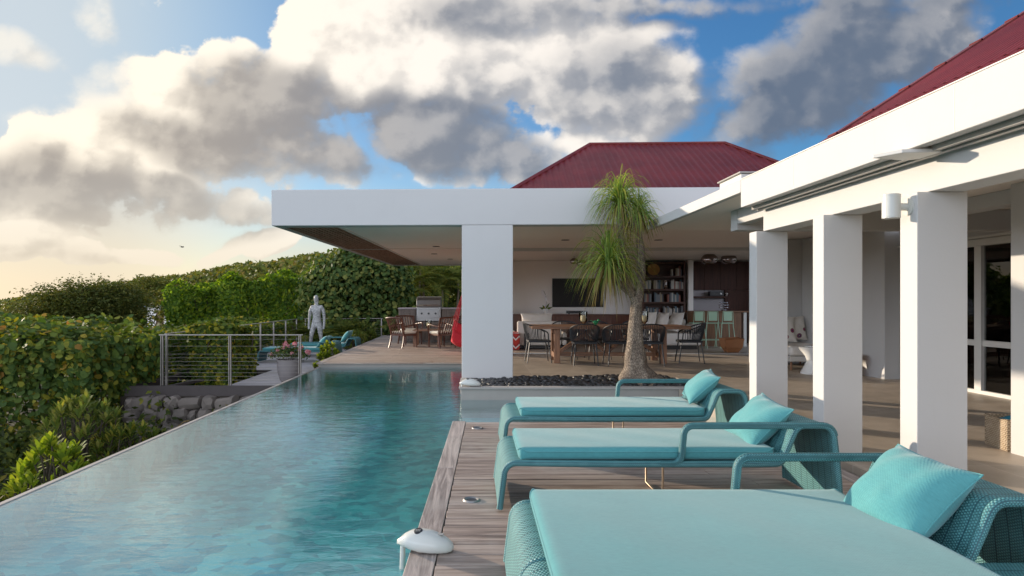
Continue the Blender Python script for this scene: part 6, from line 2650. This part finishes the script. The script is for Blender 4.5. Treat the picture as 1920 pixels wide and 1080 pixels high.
PGR = 'palms behind the far deck'
for i, (x, y, h, lab) in enumerate(((-3.0, 27.6, 2.1, 'slender palm behind the far deck, leftmost under the soffit'), (-2.2, 28.2, 2.6, 'palm with a pale thin trunk behind the grill'),
                                    (-1.45, 27.8, 2.2, 'palm behind the right end of the outdoor kitchen'), (-0.75, 28.4, 2.7, 'palm nearest the white pillar, behind the kitchen'),
                                    (-2.6, 29.4, 3.3, 'taller palm farther back under the soffit edge'))):
    palm('slender_palm', lab, (x, y, -0.4), h, 26, 1.75, 60 + i, True, 0.42, group=PGR)
bx = (-3.5, 2.5, 29.6, 31.5, -1.5, 2.9)
P, Nn = hedge_points(13000, bx, 9, 0.6, 0.3, (0.8, 0.3, 1.6, 0.05, 1.0))
V, F = leaves(P, Nn, nrg.uniform(0.08, 0.13, len(P)), QUAD, 0.6, fold=0.2)
plant('dark_hedge', 'dark leafy hedge behind the palms at the end of the far deck', 'hedge', (-0.5, 30.5, -1.5), 'round_leaf', V, F, box_stems(bx, 20, 9))
palm('fern_palm', 'low fern palm at the left of the statue', (-6.15, 23.2, -0.42), 0.5, 30, 1.05, 71, False, 0.26, group='fern palms beside the statue', cat='fern palm')
palm('fern_palm', 'low fern palm at the right of the statue', (-4.75, 23.0, -0.42), 0.55, 34, 1.15, 72, False, 0.28, group='fern palms beside the statue', cat='fern palm')

# ------------------------------------------------------------ ponytail palm in the planter
pp = thing('ponytail_palm', 'ponytail palm with a swollen grey trunk and drooping grass-like crowns in the pebble planter', 'palm', (2.50, 9.86, 0.03))


def bark_tube(pts, radii, n=28, seed=0):
    mb = MB()
    P_ = [Vector(p) for p in pts]
    # smooth the polyline
    Q, RR = [], []
    m = len(P_)
    for i in range(m - 1):
        p0, p1, p2, p3 = P_[max(i - 1, 0)], P_[i], P_[i + 1], P_[min(i + 2, m - 1)]
        for k in range(5):
            t = k / 5
            q = 0.5 * ((2 * p1) + (p2 - p0) * t + (2 * p0 - 5 * p1 + 4 * p2 - p3) * t * t + (3 * p1 - p0 - 3 * p2 + p3) * t ** 3)
            Q.append(q)
            RR.append(radii[i] + (radii[i + 1] - radii[i]) * (t * t * (3 - 2 * t)))
    Q.append(P_[-1])
    RR.append(radii[-1])
    o = len(mb.v)
    mb.tube(Q, 0.1, n, rr=RR)
    r = random.Random(seed)
    ph = [r.uniform(0, 6.28) for _ in range(6)]
    for i in range(len(Q)):
        for k in range(n):
            idx = o + i * n + k
            v = Vector(mb.v[idx])
            a = 2 * PI * k / n
            f = 1 + 0.045 * math.sin(3 * a + ph[0] + i * 0.13) + 0.03 * math.sin(5 * a + ph[1] - i * 0.2) + 0.02 * math.sin(i * 0.9 + ph[2]) + 0.015 * math.sin(9 * a + ph[3])
            v = Q[i] + (v - Q[i]) * f
            mb.v[idx] = tuple(v)
    return mb


tb = bark_tube([(0.05, 0, -0.10), (0.04, 0, 0.02), (0.01, 0, 0.14), (-0.01, 0, 0.36), (-0.02, 0, 0.75), (-0.01, 0, 1.12), (0.0, 0, 1.36)],
               [0.43, 0.375, 0.290, 0.172, 0.118, 0.088, 0.080], 28, 1)
tb2 = bark_tube([(0.0, 0, 1.30), (0.035, 0, 1.48), (0.06, -0.01, 1.75), (0.055, -0.01, 2.1), (0.02, 0, 2.32), (0.0, 0, 2.50), (0.0, 0, 2.64)], [0.080, 0.072, 0.064, 0.058, 0.056, 0.080, 0.05], 20, 2)
tb3 = bark_tube([(-0.01, 0, 1.30), (-0.09, 0.02, 1.46), (-0.17, 0.02, 1.70), (-0.22, 0.02, 2.1), (-0.25, 0.01, 2.45), (-0.27, 0.0, 2.78)], [0.075, 0.058, 0.048, 0.045, 0.055, 0.045], 18, 3)
tb4 = bark_tube([(-0.05, 0, 1.40), (-0.22, -0.05, 1.52), (-0.36, -0.10, 1.66), (-0.46, -0.12, 1.86)], [0.06, 0.05, 0.042, 0.036], 16, 4)
for q_ in (tb2, tb3, tb4):
    tb.add(q_.v, q_.f)
m, N, b, out = principled('ponytail_bark')
tcn = N.new('ShaderNodeTexCoord')
v_ = tcn.outputs['Object']
vo = N.new('ShaderNodeTexVoronoi', feature='DISTANCE_TO_EDGE')
N.put(vo.inputs['Vector'], N.scale(v_, (1, 1, 0.45)))
vo.inputs['Scale'].default_value = 46
crk = N.ss(vo.outputs['Distance'], 0.02, 0.16)
n1_ = N.noise(N.scale(v_, (1, 1, 0.4)), 11, 7, 0.7)
cc_ = N.mix(N.ss(n1_, 0.35, 0.7), (0.19, 0.14, 0.10), (0.40, 0.32, 0.24))
cc_ = N.mix(N.m('MULTIPLY', N.m('SUBTRACT', 1.0, crk), 0.75), cc_, (0.06, 0.045, 0.035))
zz_ = N.sep(v_)[2]
N.put(b.inputs['Base Color'], cc_)
b.inputs['Roughness'].default_value = 0.9
N.put(b.inputs['Normal'], N.bump(N.m('ADD', N.m('MULTIPLY', crk, 0.7), n1_), 0.8, 0.02))
tb.build('trunk', 'ponytail_bark', pp, True, angle=180)


def strap_crown(parent, o, n, L, seed, squash_y=1.0, up=0.5, dry=0.22, reach=1.0):
    r = np.random.default_rng(seed)
    for part, cnt, mat, nm in ((0, int(n * (1 - dry)), 'ponytail_leaf', 'crown'), (1, int(n * dry), 'ponytail_straw', 'dry_leaves')):
        Vs, Fs = [], []
        base = 0
        SEG = 9
        for k in range(cnt):
            a = r.uniform(0, 2 * PI)
            e = r.uniform(0, 1)
            el = R(88 - 95 * e ** 0.85) if part == 0 else R(15 - 70 * e)
            l = L * r.uniform(0.65, 1.1) * (1.0 if part == 0 else 0.95)
            d = np.array([math.cos(a) * math.cos(el) * reach, math.sin(a) * math.cos(el) * squash_y, math.sin(el)])
            wob = r.normal(0, 0.05, 2)
            drop = r.uniform(0.85, 1.25)
            w0 = r.uniform(0.0055, 0.0085)
            s = np.array([-math.sin(a), math.cos(a), r.uniform(-.5, .5)])
            s /= np.linalg.norm(s)
            P = []
            p = np.array(o) + np.array([0, 0, r.uniform(-0.05, 0.05)]) + d * 0.02
            v = d * 0.95
            for i in range(SEG):
                t = i / (SEG - 1)
                P.append(p.copy())
                p = p + v / np.linalg.norm(v) * (l / (SEG - 1))
                v = v + np.array([wob[0] * 0.3, wob[1] * 0.3, -drop * (0.16 + 0.42 * t) * (0.55 + 0.45 * math.cos(el))])
            P = np.array(P)
            w = w0 * np.array([0.8, 1.0, 1.0, 0.95, 0.85, 0.72, 0.55, 0.35, 0.08])
            Vs.append(np.stack([P - s * w[:, None], P + s * w[:, None]], 1).reshape(-1, 3))
            for i in range(SEG - 1):
                Fs.append((base + 2 * i, base + 2 * i + 1, base + 2 * i + 3, base + 2 * i + 2))
            base += SEG * 2
        np_mesh(nm, np.concatenate(Vs), np.array(Fs), mat, parent, True)


strap_crown(pp, (-0.27, 0.0, 2.80), 430, 0.74, 1, 0.55, dry=0.20, reach=0.78)
strap_crown(pp, (0.02, 0.0, 2.62), 300, 0.54, 2, 0.55, dry=0.26, reach=0.85)
strap_crown(pp, (-0.46, -0.12, 1.88), 520, 0.86, 3, 0.8, dry=0.28, reach=0.92)

# ------------------------------------------------------------ rose pot
rp = thing('rose_pot', 'round clay pot of pink roses at the far corner of the pool', 'potted plant', (-3.90, 13.45, LZ))
mb = MB()
mb.lathe([(0.15, 0.0), (0.19, 0.05), (0.235, 0.20), (0.25, 0.36), (0.245, 0.44), (0.262, 0.45), (0.262, 0.47), (0.235, 0.47), (0.225, 0.40), (0.0001, 0.38)], (0, 0, 0), 32)
mb.build('pot', 'pot_clay', rp, True)
P, Nn = blob_points(1500, [(0, 0, 0.60, 0.34, 0.26, 0.20), (-0.22, 0, 0.56, 0.24, 0.2, 0.14), (0.24, 0, 0.56, 0.22, 0.2, 0.13)], 5, 0.35)
V, F = leaves(P, Nn, nrg.uniform(0.016, 0.03, len(P)), QUAD, 0.7, fold=0.2)
np_mesh('foliage', V, F, 'round_leaf', rp)
mb = MB()
fl = [(-0.05, -0.1, 0.80), (0.02, -0.12, 0.76), (0.14, -0.05, 0.79), (0.27, -0.05, 0.72), (0.25, -0.1, 0.66), (0.42, -0.08, 0.63), (-0.22, -0.05, 0.66), (-0.34, -0.08, 0.58), (-0.08, -0.12, 0.72), (0.10, -0.14, 0.60)]
for i, (x, y, z) in enumerate(fl):
    stick(mb, (x * 0.2, y * 0.2, 0.40), (x, y, z), 0.006, 0.004, 5, 0.2, i)
mb.build('stem', 'shrub_wood', rp, True)
for i, (x, y, z) in enumerate(fl):
    q = 60
    d = unit(nrg.normal(0, 1, (q, 3)))
    s = 0.055 if i in (0, 2, 5) else 0.040
    V, F = leaves(np.array([x, y, z]) + d * s * nrg.uniform(0.35, 1.0, (q, 1)), d, np.full(q, s * 0.42), HEX, 0.35, fold=0.3)
    np_mesh('flower', V, F, 'rose_petal', rp)

# ------------------------------------------------------------ stones under the lower deck
t = thing('stone_wall', 'rough dry stone retaining wall under the front of the lower deck', 'stone wall', (-4.9, 12.6, -1.5))
mb = MB()
rs = random.Random(4)
for row in range(4):
    x = -2.05 + rs.uniform(0, .2)
    while x < 1.5:
        w = rs.uniform(0.16, 0.58)
        h = rs.uniform(0.20, 0.30)
        m_ = Matrix.Rotation(rs.uniform(-.25, .25), 3, 'Y') @ Matrix.Rotation(rs.uniform(-.3, .3), 3, 'Z')
        pts = []
        for p in IV:
            q_ = Vector((math.copysign(abs(p.x) ** 0.55, p.x), math.copysign(abs(p.y) ** 0.6, p.y), math.copysign(abs(p.z) ** 0.6, p.z)))
            q_ = Vector((q_.x * w * 0.54, q_.y * 0.2, q_.z * h * 0.55)) * (1 + 0.10 * math.sin(p.x * 5 + x * 9) + 0.09 * math.sin(p.z * 7 + row) + rs.uniform(-0.06, 0.06))
            pts.append(m_ @ q_ + Vector((x + w / 2, rs.uniform(-.02, .02) - 0.22 * (3 - row) * 0.4, 0.12 + row * 0.235)))
        mb.add(pts, IF)
        x += w + 0.02
mb.build('stones', 'stone_light', t, True, angle=24)
mb = MB()
mb.box(-2.1, 1.6, 0.05, 0.4, -0.2, 0.95)
mb.build('fill', 'soil', t)
t = thing('grass_stalk', 'single dry grass stalk arching in front of the stone wall', 'grass stalk', (-4.95, 10.2, -1.5))
mb = MB()
mb.tube([(0.0, 0, 0), (0.03, 0, 0.35), (0.10, 0, 0.62), (0.20, 0, 0.82), (0.32, 0, 0.92), (0.40, 0, 0.93)], 0.008, 5, rr=[0.011, 0.011, 0.010, 0.009, 0.008, 0.012])
mb.build('stalk', 'ponytail_straw', t, True)

# ------------------------------------------------------------ distant house, bird
hx, hy = -28.6, 60.0
t = thing('far_house', 'small far house with a blue-grey hipped roof between the trees', 'house', (hx, hy, -5.0))
mb = MB()
mb.box(-1.6, 4.0, -1.0, 5.0, 0.0, 5.75)
mb.build('wall', 'warm_wall', t)
mb = MB()
e = 0.55
z0, z1 = 5.75, 7.0
a = [(-1.6 - e, -1.0 - e, z0), (4.0 + e, -1.0 - e, z0), (4.0 + e, 5.0 + e, z0), (-1.6 - e, 5.0 + e, z0)]
b_ = [(-0.6, 0.2, z0 + 0.42), (3.0, 0.2, z0 + 0.42), (3.0, 3.8, z0 + 0.42), (-0.6, 3.8, z0 + 0.42)]
c_ = [(0.6, 2.0, z1), (1.8, 2.0, z1)]
mb.add(a + b_ + c_, [(0, 1, 5, 4), (1, 2, 6, 5), (2, 3, 7, 6), (3, 0, 4, 7), (4, 5, 9, 8), (5, 6, 9), (6, 7, 8, 9), (7, 4, 8), (3, 2, 1, 0)])
mb.build('roof', 'roof_blue_grey', t)
for x in (-0.4, 1.4, 2.9):
    mb = MB()
    mb.box(x - 0.35, x + 0.35, -1.04, -1.002, 4.0, 5.45)
    mb.build('shutter', 'mahogany', t)
t = thing('bird', 'tiny dark bird gliding in the sky above the hill', 'bird', (-27.4, 60, 6.35))
mb = MB()
mb.ball((0, 0, 0), 0.07, 6, 2.4, 1, 0.9)
mb.add([(0.08, 0.02, 0.02), (-0.06, 0.02, 0.02), (-0.10, 0.45, 0.10), (-0.02, 0.45, 0.10)], [(0, 1, 2, 3)])
mb.add([(0.08, -0.02, 0.02), (-0.06, -0.02, 0.02), (-0.10, -0.45, 0.08), (-0.02, -0.45, 0.08)], [(0, 1, 2, 3)])
mb.add([(-0.14, 0.03, 0), (-0.30, 0.06, 0), (-0.30, -0.06, 0), (-0.14, -0.03, 0)], [(0, 1, 2, 3)])
mb.build('body', 'bird_dark', t)

# every thing stands on its own name: count check only, nothing hidden
